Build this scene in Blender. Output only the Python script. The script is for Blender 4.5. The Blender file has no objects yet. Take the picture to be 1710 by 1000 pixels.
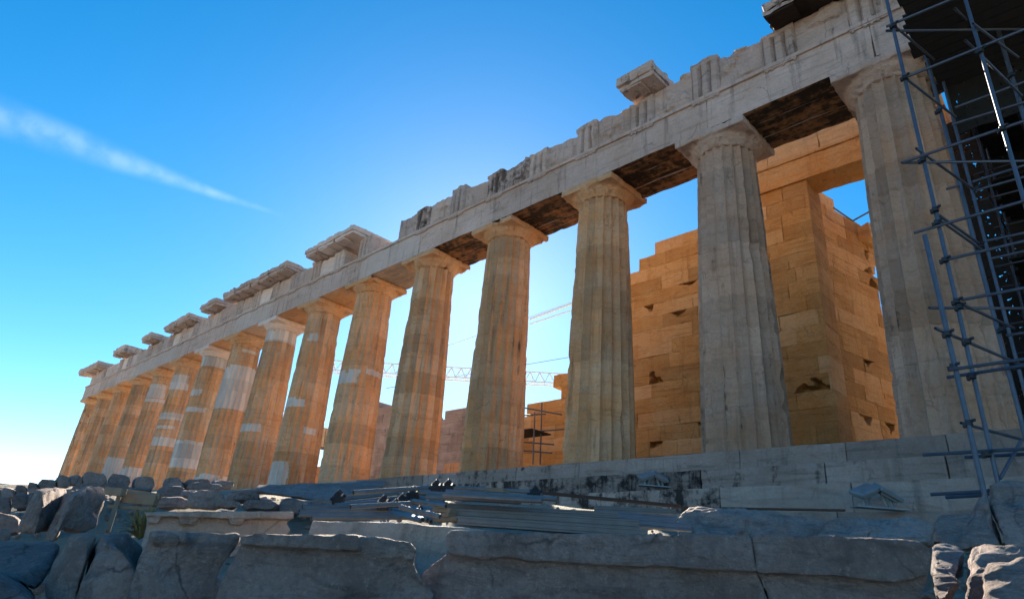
import bpy, bmesh, math, random
import numpy as np
from mathutils import Matrix, Vector
random.seed(7)
C = bpy.context.scene.collection
SC = bpy.context.scene
# ---------------------------------------------------------------- camera
CAM = np.array([6.7338, -14.8376, -2.9641]); YAW, PITCH, ROLL, FPX = 0.7895, 0.4078, 0.0778, 1078.74
def _axes():
    cy, sy, cp, sp, cr, sr = math.cos(YAW), math.sin(YAW), math.cos(PITCH), math.sin(PITCH), math.cos(ROLL), math.sin(ROLL)
    f = np.array([-sy*cp, cy*cp, sp]); r = np.array([cy, sy, 0.]); u = np.cross(r, f)
    return cr*r+sr*u, -sr*r+cr*u, f
AR, AU, AF = _axes()
cam = bpy.data.cameras.new('camera'); co = bpy.data.objects.new('camera', cam); C.objects.link(co); SC.camera = co
co.matrix_world = Matrix(((AR[0], AU[0], -AF[0], CAM[0]), (AR[1], AU[1], -AF[1], CAM[1]), (AR[2], AU[2], -AF[2], CAM[2]), (0, 0, 0, 1)))
cam.sensor_width = 36; cam.lens = 36*FPX/1710; cam.clip_end = 6000; cam.clip_start = .05
# ---------------------------------------------------------------- light
SUN_EL, SUN_AZ = math.radians(24.4), math.radians(138.2)          # azimuth counted from +x towards +y
SUND = Vector((math.cos(SUN_EL)*math.cos(SUN_AZ), math.cos(SUN_EL)*math.sin(SUN_AZ), math.sin(SUN_EL)))
w = bpy.data.worlds.new('World'); SC.world = w; w.use_nodes = True
wt = w.node_tree; bg = wt.nodes['Background']
sky = wt.nodes.new('ShaderNodeTexSky'); sky.sky_type = 'NISHITA'; sky.sun_disc = False
sky.sun_elevation = SUN_EL; sky.sun_rotation = math.pi/2-SUN_AZ; sky.altitude = 150; sky.air_density = 0.95; sky.dust_density = 0.12; sky.ozone_density = 2.0
hs = wt.nodes.new('ShaderNodeHueSaturation'); hs.inputs['Saturation'].default_value = 1.44; hs.inputs['Hue'].default_value = .4935
wt.links.new(sky.outputs[0], hs.inputs['Color'])
bg.inputs[1].default_value = 0.058
SKYOUT = hs.outputs[0]
sl = bpy.data.lights.new('sun', 'SUN'); so = bpy.data.objects.new('sun', sl); C.objects.link(so)
sl.energy = 5.0; sl.angle = math.radians(0.6); sl.color = (1, .88, .7)
so.rotation_euler = SUND.to_track_quat('Z', 'Y').to_euler(); so.location = (0, 0, 60)
SC.view_settings.view_transform = 'Standard'; SC.view_settings.look = 'None'; SC.view_settings.gamma = 1; SC.view_settings.exposure = 1.9
# ---------------------------------------------------------------- photo geometry -> world points
def ray(u, v): return AF+AR*(u-855)/FPX-AU*(v-500)/FPX
def at_y(u, v, y):
    d = ray(u, v); return CAM+d*((y-CAM[1])/d[1])
def at_z(u, v, z):
    d = ray(u, v); return CAM+d*((z-CAM[2])/d[2])
def at_d(u, v, D):
    d = ray(u, v); return CAM+d*(D/math.hypot(d[0], d[1]))
def at_plane(u, v, p0, h):
    d = ray(u, v); n = np.array([-h[1], h[0]]); return CAM+d*(((np.array(p0)-CAM[:2])@n)/(d[:2]@n))
# ---------------------------------------------------------------- noise
def _hash(i, j, k, s):
    n = (i*374761393+j*668265263+k*2147483647+s*974634777) & 0xffffffff
    n = ((n ^ (n >> 13))*1274126177) & 0xffffffff
    return ((n ^ (n >> 16)) & 0xffff)/65535.0
def vnoise(p, s=0):
    p = np.asarray(p, float); f = np.floor(p); t = p-f; t = t*t*(3-2*t); i = f.astype(np.int64)
    r = 0
    for a in (0, 1):
        wa = t[:, 0] if a else 1-t[:, 0]
        for b in (0, 1):
            wb = t[:, 1] if b else 1-t[:, 1]
            for c in (0, 1):
                wc = t[:, 2] if c else 1-t[:, 2]
                r = r+wa*wb*wc*_hash(i[:, 0]+a, i[:, 1]+b, i[:, 2]+c, s)
    return r*2-1
def fbm(p, s=0, o=3):
    p = np.asarray(p, float); r = 0; a = 1
    for k in range(o): r = r+a*vnoise(p*(2**k)+k*17.3, s+k); a *= .5
    return r
# ---------------------------------------------------------------- materials
MATS = {}
def stone(name, base, patina, crust, pat=.5, cr=.15, bump=.35, scale=1.0, rough=.85, streak=.3, spec=.25, var=.25, veins=.0, speck=.35, cracks=.3, vs=(3.2, 3.2, .35), hs3=(.5, .5, 5), cream=0.):
    m = bpy.data.materials.new(name); m.use_nodes = True; t = m.node_tree; N = t.nodes; L = t.links
    b = N['Principled BSDF']; b.inputs['Roughness'].default_value = rough; b.inputs['Specular IOR Level'].default_value = spec
    tc = N.new('ShaderNodeTexCoord')
    def noise(sc, det, vec=None, rgh=.6, dist=0):
        n = N.new('ShaderNodeTexNoise'); n.inputs['Scale'].default_value = sc; n.inputs['Detail'].default_value = det
        n.inputs['Roughness'].default_value = rgh; n.inputs['Distortion'].default_value = dist
        L.new(vec or tc.outputs['Object'], n.inputs['Vector']); return n.outputs['Fac']
    def ramp(fac, a, b2, lo=0., hi=1.):
        r = N.new('ShaderNodeMapRange'); r.inputs[1].default_value = a; r.inputs[2].default_value = b2
        r.inputs[3].default_value = lo; r.inputs[4].default_value = hi; r.clamp = True; L.new(fac, r.inputs[0]); return r.outputs[0]
    def mix(fac, A, B):
        x = N.new('ShaderNodeMix'); x.data_type = 'RGBA'
        L.new(fac, x.inputs[0])
        for sk, v in ((x.inputs[6], A), (x.inputs[7], B)):
            if isinstance(v, tuple): sk.default_value = (*v, 1)
            else: L.new(v, sk)
        return x.outputs[2]
    mp = N.new('ShaderNodeMapping'); mp.inputs['Scale'].default_value = vs; L.new(tc.outputs['Object'], mp.inputs['Vector'])
    mh = N.new('ShaderNodeMapping'); mh.inputs['Scale'].default_value = hs3; mh.inputs['Rotation'].default_value = (.12, .1, 0); L.new(tc.outputs['Object'], mh.inputs['Vector'])
    n1 = noise(.9*scale, 6); n2 = noise(5*scale, 8, rgh=.7); n3 = noise(1.6*scale, 7, mp.outputs[0]); n4 = noise(1.7*scale, 5, rgh=.65, dist=.6); nh = noise(1.5*scale, 8, mh.outputs[0], dist=.8)
    c = mix(ramp(n1, .5-.35*pat, .85-.35*pat), base, patina)
    dk = tuple(x*.62 for x in base)
    c = mix(ramp(n2, .45, .8, 0, .5), c, dk)
    c = mix(ramp(nh, .52, .72, 0, .45+veins), c, tuple(x*.6 for x in patina))
    c = mix(ramp(n3, .55, .75, 0, streak), c, crust)
    nf = noise(17*scale, 6, rgh=.8); c = mix(ramp(nf, .5, .68, 0, speck), c, tuple(x*.4 for x in base)); c = mix(ramp(nf, .44, .3, 0, speck*.6), c, tuple(min(1, x*1.45) for x in base))
    wv = N.new('ShaderNodeTexNoise'); wv.inputs['Scale'].default_value = 2.2*scale; wv.inputs['Detail'].default_value = 5; L.new(tc.outputs['Object'], wv.inputs['Vector'])
    wm = N.new('ShaderNodeVectorMath'); wm.operation = 'MULTIPLY_ADD'; L.new(wv.outputs['Color'], wm.inputs[0]); wm.inputs[1].default_value = (.5/scale,)*3; L.new(tc.outputs['Object'], wm.inputs[2])
    vo = N.new('ShaderNodeTexVoronoi'); vo.feature = 'DISTANCE_TO_EDGE'; vo.inputs['Scale'].default_value = .75*scale; L.new(wm.outputs[0], vo.inputs['Vector'])
    cm = N.new('ShaderNodeMath'); cm.operation = 'MULTIPLY'; L.new(ramp(vo.outputs['Distance'], .0, .014, cracks, 0.), cm.inputs[0]); L.new(ramp(n4, .45, .6), cm.inputs[1])
    c = mix(cm.outputs[0], c, tuple(x*.25 for x in base))
    add = N.new('ShaderNodeMath'); add.operation = 'MULTIPLY_ADD'; add.inputs[1].default_value = .5; L.new(n2, add.inputs[0]); ms = N.new('ShaderNodeMath'); ms.operation = 'MULTIPLY_ADD'; ms.inputs[1].default_value = .55; L.new(n4, ms.inputs[0]); mt = N.new('ShaderNodeMath'); mt.operation = 'MULTIPLY'; mt.inputs[1].default_value = .45; L.new(n3, mt.inputs[0]); L.new(mt.outputs[0], ms.inputs[2]); L.new(ms.outputs[0], add.inputs[2])
    at = N.new('ShaderNodeAttribute'); at.attribute_name = 'crust'  # real crust; on column shafts it also carries painted flute shading
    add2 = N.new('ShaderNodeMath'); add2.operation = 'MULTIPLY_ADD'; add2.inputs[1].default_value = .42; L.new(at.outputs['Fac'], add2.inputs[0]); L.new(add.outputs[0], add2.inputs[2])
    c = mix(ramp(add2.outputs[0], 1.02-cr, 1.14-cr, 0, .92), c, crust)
    av = N.new('ShaderNodeAttribute'); av.attribute_name = 'var'
    if cream: c = mix(ramp(av.outputs['Fac'], .1, .6, 0, cream), c, mix(n2, (.62, .52, .38), c))
    aw = N.new('ShaderNodeAttribute'); aw.attribute_name = 'fresh'
    c = mix(aw.outputs['Fac'], c, mix(ramp(n3, .4, .7), (.66, .60, .55), (.52, .46, .42)))
    hv = N.new('ShaderNodeHueSaturation'); L.new(c, hv.inputs['Color']); L.new(ramp(av.outputs['Fac'], -1, 1, 1-var, 1+var), hv.inputs['Value']); c = hv.outputs[0]
    L.new(c, b.inputs['Base Color'])
    nb = noise(22*scale, 8, rgh=.75); v = N.new('ShaderNodeTexVoronoi'); v.inputs['Scale'].default_value = 7*scale; L.new(tc.outputs['Object'], v.inputs['Vector'])
    s = N.new('ShaderNodeMath'); s.operation = 'MULTIPLY_ADD'; s.inputs[1].default_value = 1.6; L.new(n2, s.inputs[0]); L.new(nb, s.inputs[2])
    s2 = N.new('ShaderNodeMath'); s2.operation = 'MULTIPLY_ADD'; s2.inputs[1].default_value = .25; L.new(v.outputs['Distance'], s2.inputs[0]); L.new(s.outputs[0], s2.inputs[2])
    bp = N.new('ShaderNodeBump'); bp.inputs['Strength'].default_value = bump; bp.inputs['Distance'].default_value = .14/scale; L.new(s2.outputs[0], bp.inputs['Height'])
    L.new(bp.outputs[0], b.inputs['Normal'])
    MATS[name] = m; return m
def plain(name, col, rough=.5, metal=0., bump=0., var=.0):
    m = bpy.data.materials.new(name); m.use_nodes = True; t = m.node_tree; N = t.nodes; L = t.links; b = N['Principled BSDF']
    b.inputs['Roughness'].default_value = rough; b.inputs['Metallic'].default_value = metal
    n = N.new('ShaderNodeTexNoise'); n.inputs['Scale'].default_value = 9; n.inputs['Detail'].default_value = 6
    tc = N.new('ShaderNodeTexCoord'); L.new(tc.outputs['Object'], n.inputs['Vector'])
    x = N.new('ShaderNodeMix'); x.data_type = 'RGBA'; L.new(n.outputs['Fac'], x.inputs[0])
    x.inputs[6].default_value = (*[min(1, c*1.25) for c in col], 1); x.inputs[7].default_value = (*[c*.55 for c in col], 1)
    L.new(x.outputs[2], b.inputs['Base Color'])
    if bump:
        bp = N.new('ShaderNodeBump'); bp.inputs['Strength'].default_value = bump; bp.inputs['Distance'].default_value = .02; L.new(n.outputs['Fac'], bp.inputs['Height']); L.new(bp.outputs[0], b.inputs['Normal'])
    MATS[name] = m; return m
M_COL = stone('old_marble', (.64, .44, .29), (.66, .335, .145), (0.125, 0.0712, 0.0466), pat=.5, cr=.07, streak=.6, bump=.6, cracks=.5, var=.34)
M_COLD = stone('grey_marble', (.53, .38, .30), (.50, .30, .19), (0.104, 0.0665, 0.0512), pat=.4, cr=.09, streak=.5, bump=.6, cracks=.5, var=.34)
M_ARCH = stone('pale_marble', (.70, .555, .50), (.58, .42, .34), (0.125, 0.0855, 0.0698), pat=.5, cr=.11, streak=.65, bump=.7, cracks=.6, veins=.2)
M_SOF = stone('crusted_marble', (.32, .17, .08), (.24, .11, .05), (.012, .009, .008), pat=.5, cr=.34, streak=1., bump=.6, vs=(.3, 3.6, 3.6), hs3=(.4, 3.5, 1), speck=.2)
M_WALL = stone('honey_marble', (.68, .43, .19), (.62, .29, .08), (.12, .05, .025), pat=.55, cr=.07, streak=.3, bump=.7, veins=.35, var=.36, cracks=.6, speck=.45, cream=.6)
M_NEW = stone('new_marble', (0.707, 0.589, 0.531), (0.603, 0.484, 0.429), (0.364, 0.294, 0.261), pat=.3, cr=.0, streak=.25, bump=.3)
M_STEP = stone('step_marble', (0.416, 0.342, 0.312), (0.291, 0.228, 0.196), (0.0146, 0.0123, 0.013), pat=.45, cr=.12, streak=.4, bump=.6, veins=.35, var=.3, cracks=.5)
M_ROCK = stone('rubble_marble', (.70, .56, .53), (.38, .285, .255), (.06, .05, .048), pat=.6, cr=.12, streak=.5, bump=1., scale=1.7, veins=.5, speck=.8, cracks=.9, vs=(2.6, 2.6, .8), hs3=(1.2, 1.2, 5))
M_ROCK2 = stone('weathered_marble', (.50, .42, .42), (.28, .23, .225), (.04, .035, .04), pat=.6, cr=.15, streak=.5, bump=1., scale=2., veins=.5, speck=.8, cracks=.9, vs=(2.6, 2.6, .8), hs3=(1.2, 1.2, 5))
M_FLOOR = stone('floor_marble', (.60, .48, .32), (.55, .40, .23), (.2, .15, .1), pat=.5, cr=.03, streak=.1, bump=.3)
M_GRND = stone('dusty_ground', (.50, .43, .35), (.42, .35, .28), (.2, .17, .14), pat=.5, cr=.10, streak=.1, bump=1, scale=1.5)
M_TUBE = plain('galvanised_steel', (.075, .10, .145), .45, .4, .15)
M_TUBE2 = plain('bright_steel', (.17, .175, .185), .45, .4, .15)
M_CLAMP = plain('dark_clamp_steel', (.03, .035, .045), .55, .4)
M_BEAM = plain('aluminium', (.12, .12, .125), .5, .1, .05)
M_RUST = plain('rusty_steel', (.07, .04, .03), .8, .1, .3)
M_WOOD = plain('grey_timber', (.22, .17, .12), .85, 0, .4)
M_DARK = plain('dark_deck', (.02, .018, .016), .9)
M_CRANE = plain('white_crane_paint', (.8, .8, .8), .5)
M_LAMP = plain('lamp_housing', (.20, .24, .27), .5, .2)
M_GLASS = plain('lamp_glass', (.05, .05, .06), .1)
M_WEED = plain('dry_weed', (.22, .20, .09), .9)
M_BIRD = plain('pigeon_grey', (.06, .06, .07), .8)
# ---------------------------------------------------------------- object helpers
def tag(o, label=None, cat=None, group=None, kind=None):
    if label: o['label'] = label
    if cat: o['category'] = cat
    if group: o['group'] = group
    if kind: o['kind'] = kind
    return o
def empty(name, loc, label, cat, group=None):
    o = bpy.data.objects.new(name, None); C.objects.link(o); o.location = loc; o.empty_display_size = .2
    return tag(o, label, cat, group)
def link(name, me, parent=None):
    o = bpy.data.objects.new(name, me); C.objects.link(o)
    if parent is not None:
        o.parent = parent
        pw = Matrix.Translation(parent.location) if parent.parent is None else Matrix.Translation(parent.parent.location) @ Matrix.Translation(parent.location)
        # meshes are written in world coordinates: shift them back under the parent
        o.matrix_parent_inverse = Matrix.Identity(4)
        off = world_loc(parent); me.transform(Matrix.Translation(-off)); me.update()
    return o
def world_loc(o):
    v = Vector((0, 0, 0))
    while o is not None: v = v+o.location; o = o.parent
    return v
class MB:
    """collects vertices, faces, face material slots and per-face attributes of ONE mesh"""
    def __init__(s): s.v = []; s.f = []; s.m = []; s.var = []; s.cr = []; s.fr = []; s.n = 0
    def add(s, verts, faces, mi=0, var=0., crust=0., fresh=0.):
        verts = np.asarray(verts, float); s.v.append(verts); b = s.n; s.n += len(verts); k = len(faces)
        s.f += [tuple(i+b for i in f) for f in faces]
        s.m += list(mi) if hasattr(mi, '__len__') else [mi]*k
        s.var += list(var) if hasattr(var, '__len__') else [var]*k
        s.cr += list(crust) if hasattr(crust, '__len__') else [crust]*k
        s.fr += list(fresh) if hasattr(fresh, '__len__') else [fresh]*k
    def build(s, name, mats, parent=None, smooth=35):
        me = bpy.data.meshes.new(name); V = np.concatenate(s.v)
        me.from_pydata(V.tolist(), [], s.f)
        for m in (mats if isinstance(mats, (list, tuple)) else [mats]): me.materials.append(m)
        me.polygons.foreach_set('material_index', s.m)
        for nm, arr in (('var', s.var), ('crust', s.cr), ('fresh', s.fr)):
            a = me.attributes.new(nm, 'FLOAT', 'FACE'); a.data.foreach_set('value', np.array(arr, dtype=np.float32))
        me.polygons.foreach_set('use_smooth', [True]*len(s.f)); me.update()
        me.set_sharp_from_angle(angle=math.radians(smooth))
        return link(name, me, parent)
def wbox(mb, x0, x1, y0, y1, z0, z1, step=.25, amp=.02, edge=.04, seed=0, mi=0, var=0., crust=0., fresh=0., top=None, T=None, fine=4., faces='xXyYzZ', mzb=None):
    """a worn block: gridded box, edges nibbled, faces uneven. top(x, y)->height cut. T: transform of the points"""
    L = (x1-x0, y1-y0, z1-z0); n = [max(1, min(40, int(round(l/step)))) for l in L]
    ax = [np.linspace(a, b, k+1) for (a, b), k in zip(((x0, x1), (y0, y1), (z0, z1)), n)]
    for i, F in enumerate(('x', 'X', 'y', 'Y', 'z', 'Z')):
        if F not in faces: continue
        a = i//2; b, c = [k for k in (0, 1, 2) if k != a]
        U, W = np.meshgrid(ax[b], ax[c], indexing='ij'); P = np.zeros((U.size, 3)); P[:, b] = U.ravel(); P[:, c] = W.ravel()
        P[:, a] = ax[a][-1] if i % 2 else ax[a][0]
        # wear
        ctr = np.array([(x0+x1)/2, (y0+y1)/2, (z0+z1)/2]); h = np.array(L)/2
        d = h-np.abs(P-ctr)                       # distance to the three face pairs
        ds = np.sort(d, axis=1)[:, 1]             # second smallest = distance to nearest edge
        wear = np.clip(1-ds/(edge*2.5+1e-6), 0, 1)
        nz = np.clip(fbm(P*fine, seed+3, 3)*.9+.35, 0, 1.6)
        Q = P-(P-ctr)/np.maximum(np.abs(P-ctr).max(axis=1, keepdims=True), 1e-6)*(wear*nz*edge)[:, None]
        if amp: Q = Q+np.stack([fbm(P*1.7+9*k, seed+k*5, 3) for k in range(3)], 1)*amp
        if top is not None:
            tz = top(Q[:, 0], Q[:, 1]); Q[:, 2] = z0+(Q[:, 2]-z0)*np.maximum(.05, (tz-z0)/(z1-z0))
        if T is not None: Q = T(Q)
        ni, nj = n[b]+1, n[c]+1; fs = []
        flip = (i % 2 == 0) ^ (a == 1)
        for p in range(ni-1):
            for q_ in range(nj-1):
                f = (p*nj+q_, (p+1)*nj+q_, (p+1)*nj+q_+1, p*nj+q_+1)
                fs.append(f[::-1] if flip else f)
        mm = mzb if (mzb is not None and F == 'z') else mi
        mb.add(Q, fs, mm, var, crust, fresh)
def tube(mb, p, q_, r=.024, n=8, mi=0):
    p = np.array(p, float); q_ = np.array(q_, float); d = q_-p; l = np.linalg.norm(d); d = d/l
    a = np.cross(d, [0, 0, 1.] if abs(d[2]) < .9 else [1., 0, 0]); a /= np.linalg.norm(a); b = np.cross(d, a)
    th = np.arange(n)*2*math.pi/n; ring = np.outer(np.cos(th), a)*r+np.outer(np.sin(th), b)*r; ri = ring*.78
    V = np.concatenate([p+ring, q_+ring, q_+ri, p+ri, p+ri+d*min(.25, l/3), q_+ri-d*min(.25, l/3)])
    f = []
    for i in range(n):
        j = (i+1) % n
        f += [(i, j, n+j, n+i), (n+i, n+j, 2*n+j, 2*n+i), (3*n+i, 3*n+j, j, i), (4*n+i, 4*n+j, 3*n+j, 3*n+i), (2*n+i, 2*n+j, 5*n+j, 5*n+i)]
    f += [tuple(range(4*n, 5*n)), tuple(range(6*n-1, 5*n-1, -1))]
    mb.add(V, f, mi)
def obox(mb, c, ax, hs_, mi=0, bev=0.0):
    """oriented box: centre, 3 axes, half sizes, chamfered edges"""
    c = np.array(c, float); ax = [np.array(a, float)/np.linalg.norm(a) for a in ax]
    bm = bmesh.new(); bmesh.ops.create_cube(bm, size=2)
    for v in bm.verts: v.co = Vector((v.co.x*hs_[0], v.co.y*hs_[1], v.co.z*hs_[2]))
    bv = bev or min(hs_)*.15
    bmesh.ops.bevel(bm, geom=bm.edges[:], offset=bv, segments=1, affect='EDGES')
    bm.verts.index_update()
    V = np.array([list(v.co) for v in bm.verts]) @ np.array(ax)+c
    fs = [tuple(v.index for v in f.verts) for f in bm.faces]; bm.free()
    mb.add(V, fs, mi)
def sweep(mb, pts, w_, h_, mi=0):
    """a bar between two points with a box section"""
    p, q_ = np.array(pts[0], float), np.array(pts[1], float); d = q_-p; l = np.linalg.norm(d); d /= l
    s = np.cross(d, [0, 0, 1.]) if abs(d[2]) < .95 else np.array([1., 0, 0]); s /= np.linalg.norm(s); t = np.cross(s, d)
    obox(mb, (p+q_)/2, (d, s, t), (l/2, w_/2, h_/2), mi)
# ================================================================ SETTING
FH = AF[:2]/np.linalg.norm(AF[:2]); RH = np.array([FH[1], -FH[0]])
def ground_z(x, y):
    x = np.asarray(x, float); y = np.asarray(y, float); dx = x-CAM[0]; dy = y-CAM[1]
    wf = dx*FH[0]+dy*FH[1]; sd = dx*RH[0]+dy*RH[1]; D = np.hypot(dx, dy)
    left = np.clip(-sd/np.maximum(wf, .5)*1.6, 0, 1)
    slope = .16-.045*left
    z = -3.22+slope*(np.maximum(wf, 3.3)-3.3)-.7*left*np.clip((9.5-wf)/3, 0, 1)
    z = np.minimum(z, -1.62)
    k = np.clip((wf-3.3)/.5, 0, 1); k = k*k*(3-2*k)
    return -4.6*(1-k)+z*k
gm = MB(); n = 150
gx = np.concatenate([np.linspace(-400, -66, 12), np.linspace(-62, -12, 50), np.linspace(-11.7, 22, 120), np.linspace(26, 400, 12)])
gy = np.concatenate([np.linspace(-400, -26, 12), np.linspace(-22, -2.2, 90), np.linspace(-1.9, 400, 14)])
X, Y = np.meshgrid(gx, gy, indexing='ij'); P = np.stack([X.ravel(), Y.ravel(), np.zeros(X.size)], 1)
near = np.hypot(P[:, 0]-CAM[0], P[:, 1]-CAM[1]) < 60
P[:, 2] = ground_z(P[:, 0], P[:, 1])+np.where(near, fbm(P*1.1, 5, 4)*.07+fbm(P*4.2, 9, 2)*.03, 0)
ny = len(gy); gm.add(P, [(i*ny+j, (i+1)*ny+j, (i+1)*ny+j+1, i*ny+j+1) for i in range(len(gx)-1) for j in range(ny-1)])
tag(gm.build('ground', M_GRND), 'rocky dusty ground sloping up to the temple steps', kind='structure')
# thin cloud streak: part of the sky shader, fixed to a direction in the sky
def sky_streak():
    N = wt.nodes; L = wt.links
    a = ray(-60, 174); b_ = ray(490, 368); a = a/np.linalg.norm(a); b_ = b_/np.linalg.norm(b_)
    nrm = np.cross(a, b_); nrm /= np.linalg.norm(nrm); mid = (a+b_); mid /= np.linalg.norm(mid); tang = np.cross(nrm, mid)
    tc = N.new('ShaderNodeTexCoord')
    def dot(vec):
        d = N.new('ShaderNodeVectorMath'); d.operation = 'DOT_PRODUCT'; d.inputs[1].default_value = vec; L.new(tc.outputs['Generated'], d.inputs[0]); return d.outputs['Value']
    def m(op, x, y=None, z=None):
        d = N.new('ShaderNodeMath'); d.operation = op
        for i, v in enumerate((x, y, z)):
            if v is None: continue
            if hasattr(v, 'is_linked') or hasattr(v, 'node'): L.new(v, d.inputs[i])
            else: d.inputs[i].default_value = v
        return d.outputs[0]
    def mr(x, a0, a1, b0, b1):
        r = N.new('ShaderNodeMapRange'); r.clamp = True; r.interpolation_type = 'SMOOTHSTEP'; L.new(x, r.inputs[0])
        for i, v in enumerate((a0, a1, b0, b1)): r.inputs[1+i].default_value = v
        return r.outputs[0]
    across = dot(tuple(nrm)); al = dot(tuple(tang)); la = float(a@tang); lb = float(b_@tang)
    nz = N.new('ShaderNodeTexNoise'); nz.inputs['Scale'].default_value = 9; nz.inputs['Detail'].default_value = 7; nz.inputs['Roughness'].default_value = .6; L.new(tc.outputs['Generated'], nz.inputs['Vector'])
    wob = m('MULTIPLY_ADD', nz.outputs['Fac'], .012, -.006)
    ac = m('ABSOLUTE', m('ADD', across, wob))
    width = mr(al, min(la, lb), max(la, lb), .031 if la < lb else .005, .005 if la < lb else .031)
    q_ = m('DIVIDE', ac, width)
    body = mr(q_, 0., 1., 1., 0.)
    if la < lb: ends = m('MULTIPLY', mr(al, lb-.12, lb, 1., 0.), mr(al, la-.5, la-.3, 0., 1.))
    else: ends = m('MULTIPLY', mr(al, lb, lb+.12, 0., 1.), mr(al, la+.3, la+.5, 1., 0.))
    front = mr(dot(tuple(mid)), .5, .6, 0., 1.)
    n2 = N.new('ShaderNodeTexNoise'); n2.inputs['Scale'].default_value = 26; n2.inputs['Detail'].default_value = 8; L.new(tc.outputs['Generated'], n2.inputs['Vector'])
    f = m('MULTIPLY', m('MULTIPLY', m('MULTIPLY', body, ends), front), mr(n2.outputs['Fac'], .3, .7, .08, .30))
    x = N.new('ShaderNodeMix'); x.data_type = 'RGBA'; L.new(f, x.inputs[0]); L.new(SKYOUT, x.inputs[6]); x.inputs[7].default_value = (4.2, 5.6, 7, 1)
    L.new(x.outputs[2], bg.inputs[0])
sky_streak()
# ================================================================ TEMPLE
S = 4.296; H = 8.95; NECK = H-.5; TZ = H+1.168; FZ = 11.18
R0, R1 = 1.036, .79
temple = empty('ruined_temple', (-25, 14, 0), 'ruined marble temple with a long colonnade on stepped platform', 'temple')
camxy = CAM[:2]
def radius(t):  # t 0..1
    return R0+(R1-R0)*t+.018*math.sin(math.pi*t)
def shaft(x, y, seed, hi=1, patches=(), crust=0.15, mat=M_COL, top=NECK, z0=0., cut=None):
    mb = MB(); fl = 20; seg = 8 if hi > 1 else 6; nt = fl*seg
    rng = random.Random(seed)
    # drum joints
    joints = []; z = z0
    while z < top-.5: z += rng.uniform(.68, .86); joints.append(z)
    zs = list(np.linspace(z0, top, 110 if hi > 1 else 60))
    for j in joints:
        if j < top-.3: zs += [j-.016, j-.006, j+.006, j+.016]
    for p in patches: zs += [p[0], p[1]]
    zs = sorted(set(round(a, 4) for a in zs)); zs = np.array(zs); th = np.arange(nt)*2*math.pi/nt+.02
    ZZ, TT = np.meshgrid(zs, th, indexing='ij'); t = (ZZ-z0)/(H-.5-0)
    Rr = R0+(R1-R0)*t+.02*np.sin(math.pi*np.clip(t, 0, 1))
    ft = (np.arange(nt) % seg)/seg; prof = 4*ft*(1-ft)                        # 0 at the arris, 1 in the flute
    PP = np.stack([x+Rr*np.cos(TT), y+Rr*np.sin(TT), ZZ], -1).reshape(-1, 3)
    chip = np.clip(fbm(PP*np.array([2.8, 2.8, 1.6]), seed, 4)*1.2-.5, 0, 1).reshape(ZZ.shape)
    big = np.clip(fbm(PP*.9+3, seed+7, 3)-.55, 0, 1).reshape(ZZ.shape)
    depth = .135*Rr; f = depth*prof[None, :]
    f = f+chip*(depth*1.05-f)*.75+big*.05
    dj = np.array([min([abs(zz-j) for j in joints]) for zz in zs]); jw = np.clip(1-dj/.014, 0, 1)
    f = f+jw[:, None]*(.012+.02*np.clip(fbm(PP*5, seed+1, 2), 0, 1).reshape(ZZ.shape))
    f = f+fbm(PP*6, seed+2, 2).reshape(ZZ.shape)*.006
    Rf = Rr-f; V = np.stack([x+Rf*np.cos(TT), y+Rf*np.sin(TT), ZZ], -1).reshape(-1, 3)
    fs = []; fr = []; va = []; crust_shade = []; flute_shade = [max(0, rng.uniform(-.15, .2)) for _ in range(fl)]; ca = math.atan2(camxy[1]-y, camxy[0]-x)
    drum_v = [rng.uniform(-1, 1)*.4 for _ in range(len(joints)+2)]; flv = [[rng.uniform(-1, 1)*.18 for _ in range(fl)] for _ in range(len(joints)+2)]; fla = [rng.uniform(-1, 1)*.45 for _ in range(fl)]
    mid = (zs[1:]+zs[:-1])/2; di = np.searchsorted(joints, mid)
    jag = fbm(np.stack([TT*1.9*1.0, ZZ*1.6, ZZ*0+seed], -1).reshape(-1, 3), seed+4, 4).reshape(ZZ.shape)
    for i in range(len(zs)-1):
        for j in range(nt):
            j2 = (j+1) % nt
            fs.append((i*nt+j, i*nt+j2, (i+1)*nt+j2, (i+1)*nt+j))
            a = (th[j]-ca+math.pi) % (2*math.pi)-math.pi; s_ = math.sin(a)     # -1 = left edge seen by the viewer's side, +1 = right
            w_ = 0.
            for (p0, p1, a0, a1) in patches:
                jz = jag[i, j]*min(.12, (p1-p0)*.12)
                if p0 <= mid[i] <= p1+min(0, jz)*2 and (abs(a) < 1.75 or a0 <= -1 and a1 >= 1) and a0+(jag[i, j]*.15 if a0 > -1 else 0) <= s_ <= a1+(jag[i, j]*.15 if a1 < 1 else 0): w_ = 1.
            fr.append(w_); va.append(drum_v[di[i]]+flv[di[i]][j//seg]+fla[j//seg]); crust_shade.append(crust+(flute_shade[j//seg]*(1+.6*jag[i, j]) if j % seg in (0, seg-1) else 0))  # dark faces beside each arris are painted flute shading, added to real crust
    # close the bottom and top
    k = len(V); V = np.concatenate([V, [[x, y, z0], [x, y, top]]]); b0 = (len(zs)-1)*nt
    for j in range(nt): fs += [(k, (j+1) % nt, j), (k+1, b0+j, b0+(j+1) % nt)]; fr += [0, 0]; va += [0, 0]; crust_shade += [0, 0]
    mb.add(V, fs, 0, va, crust_shade, fr)
    return mb
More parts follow.
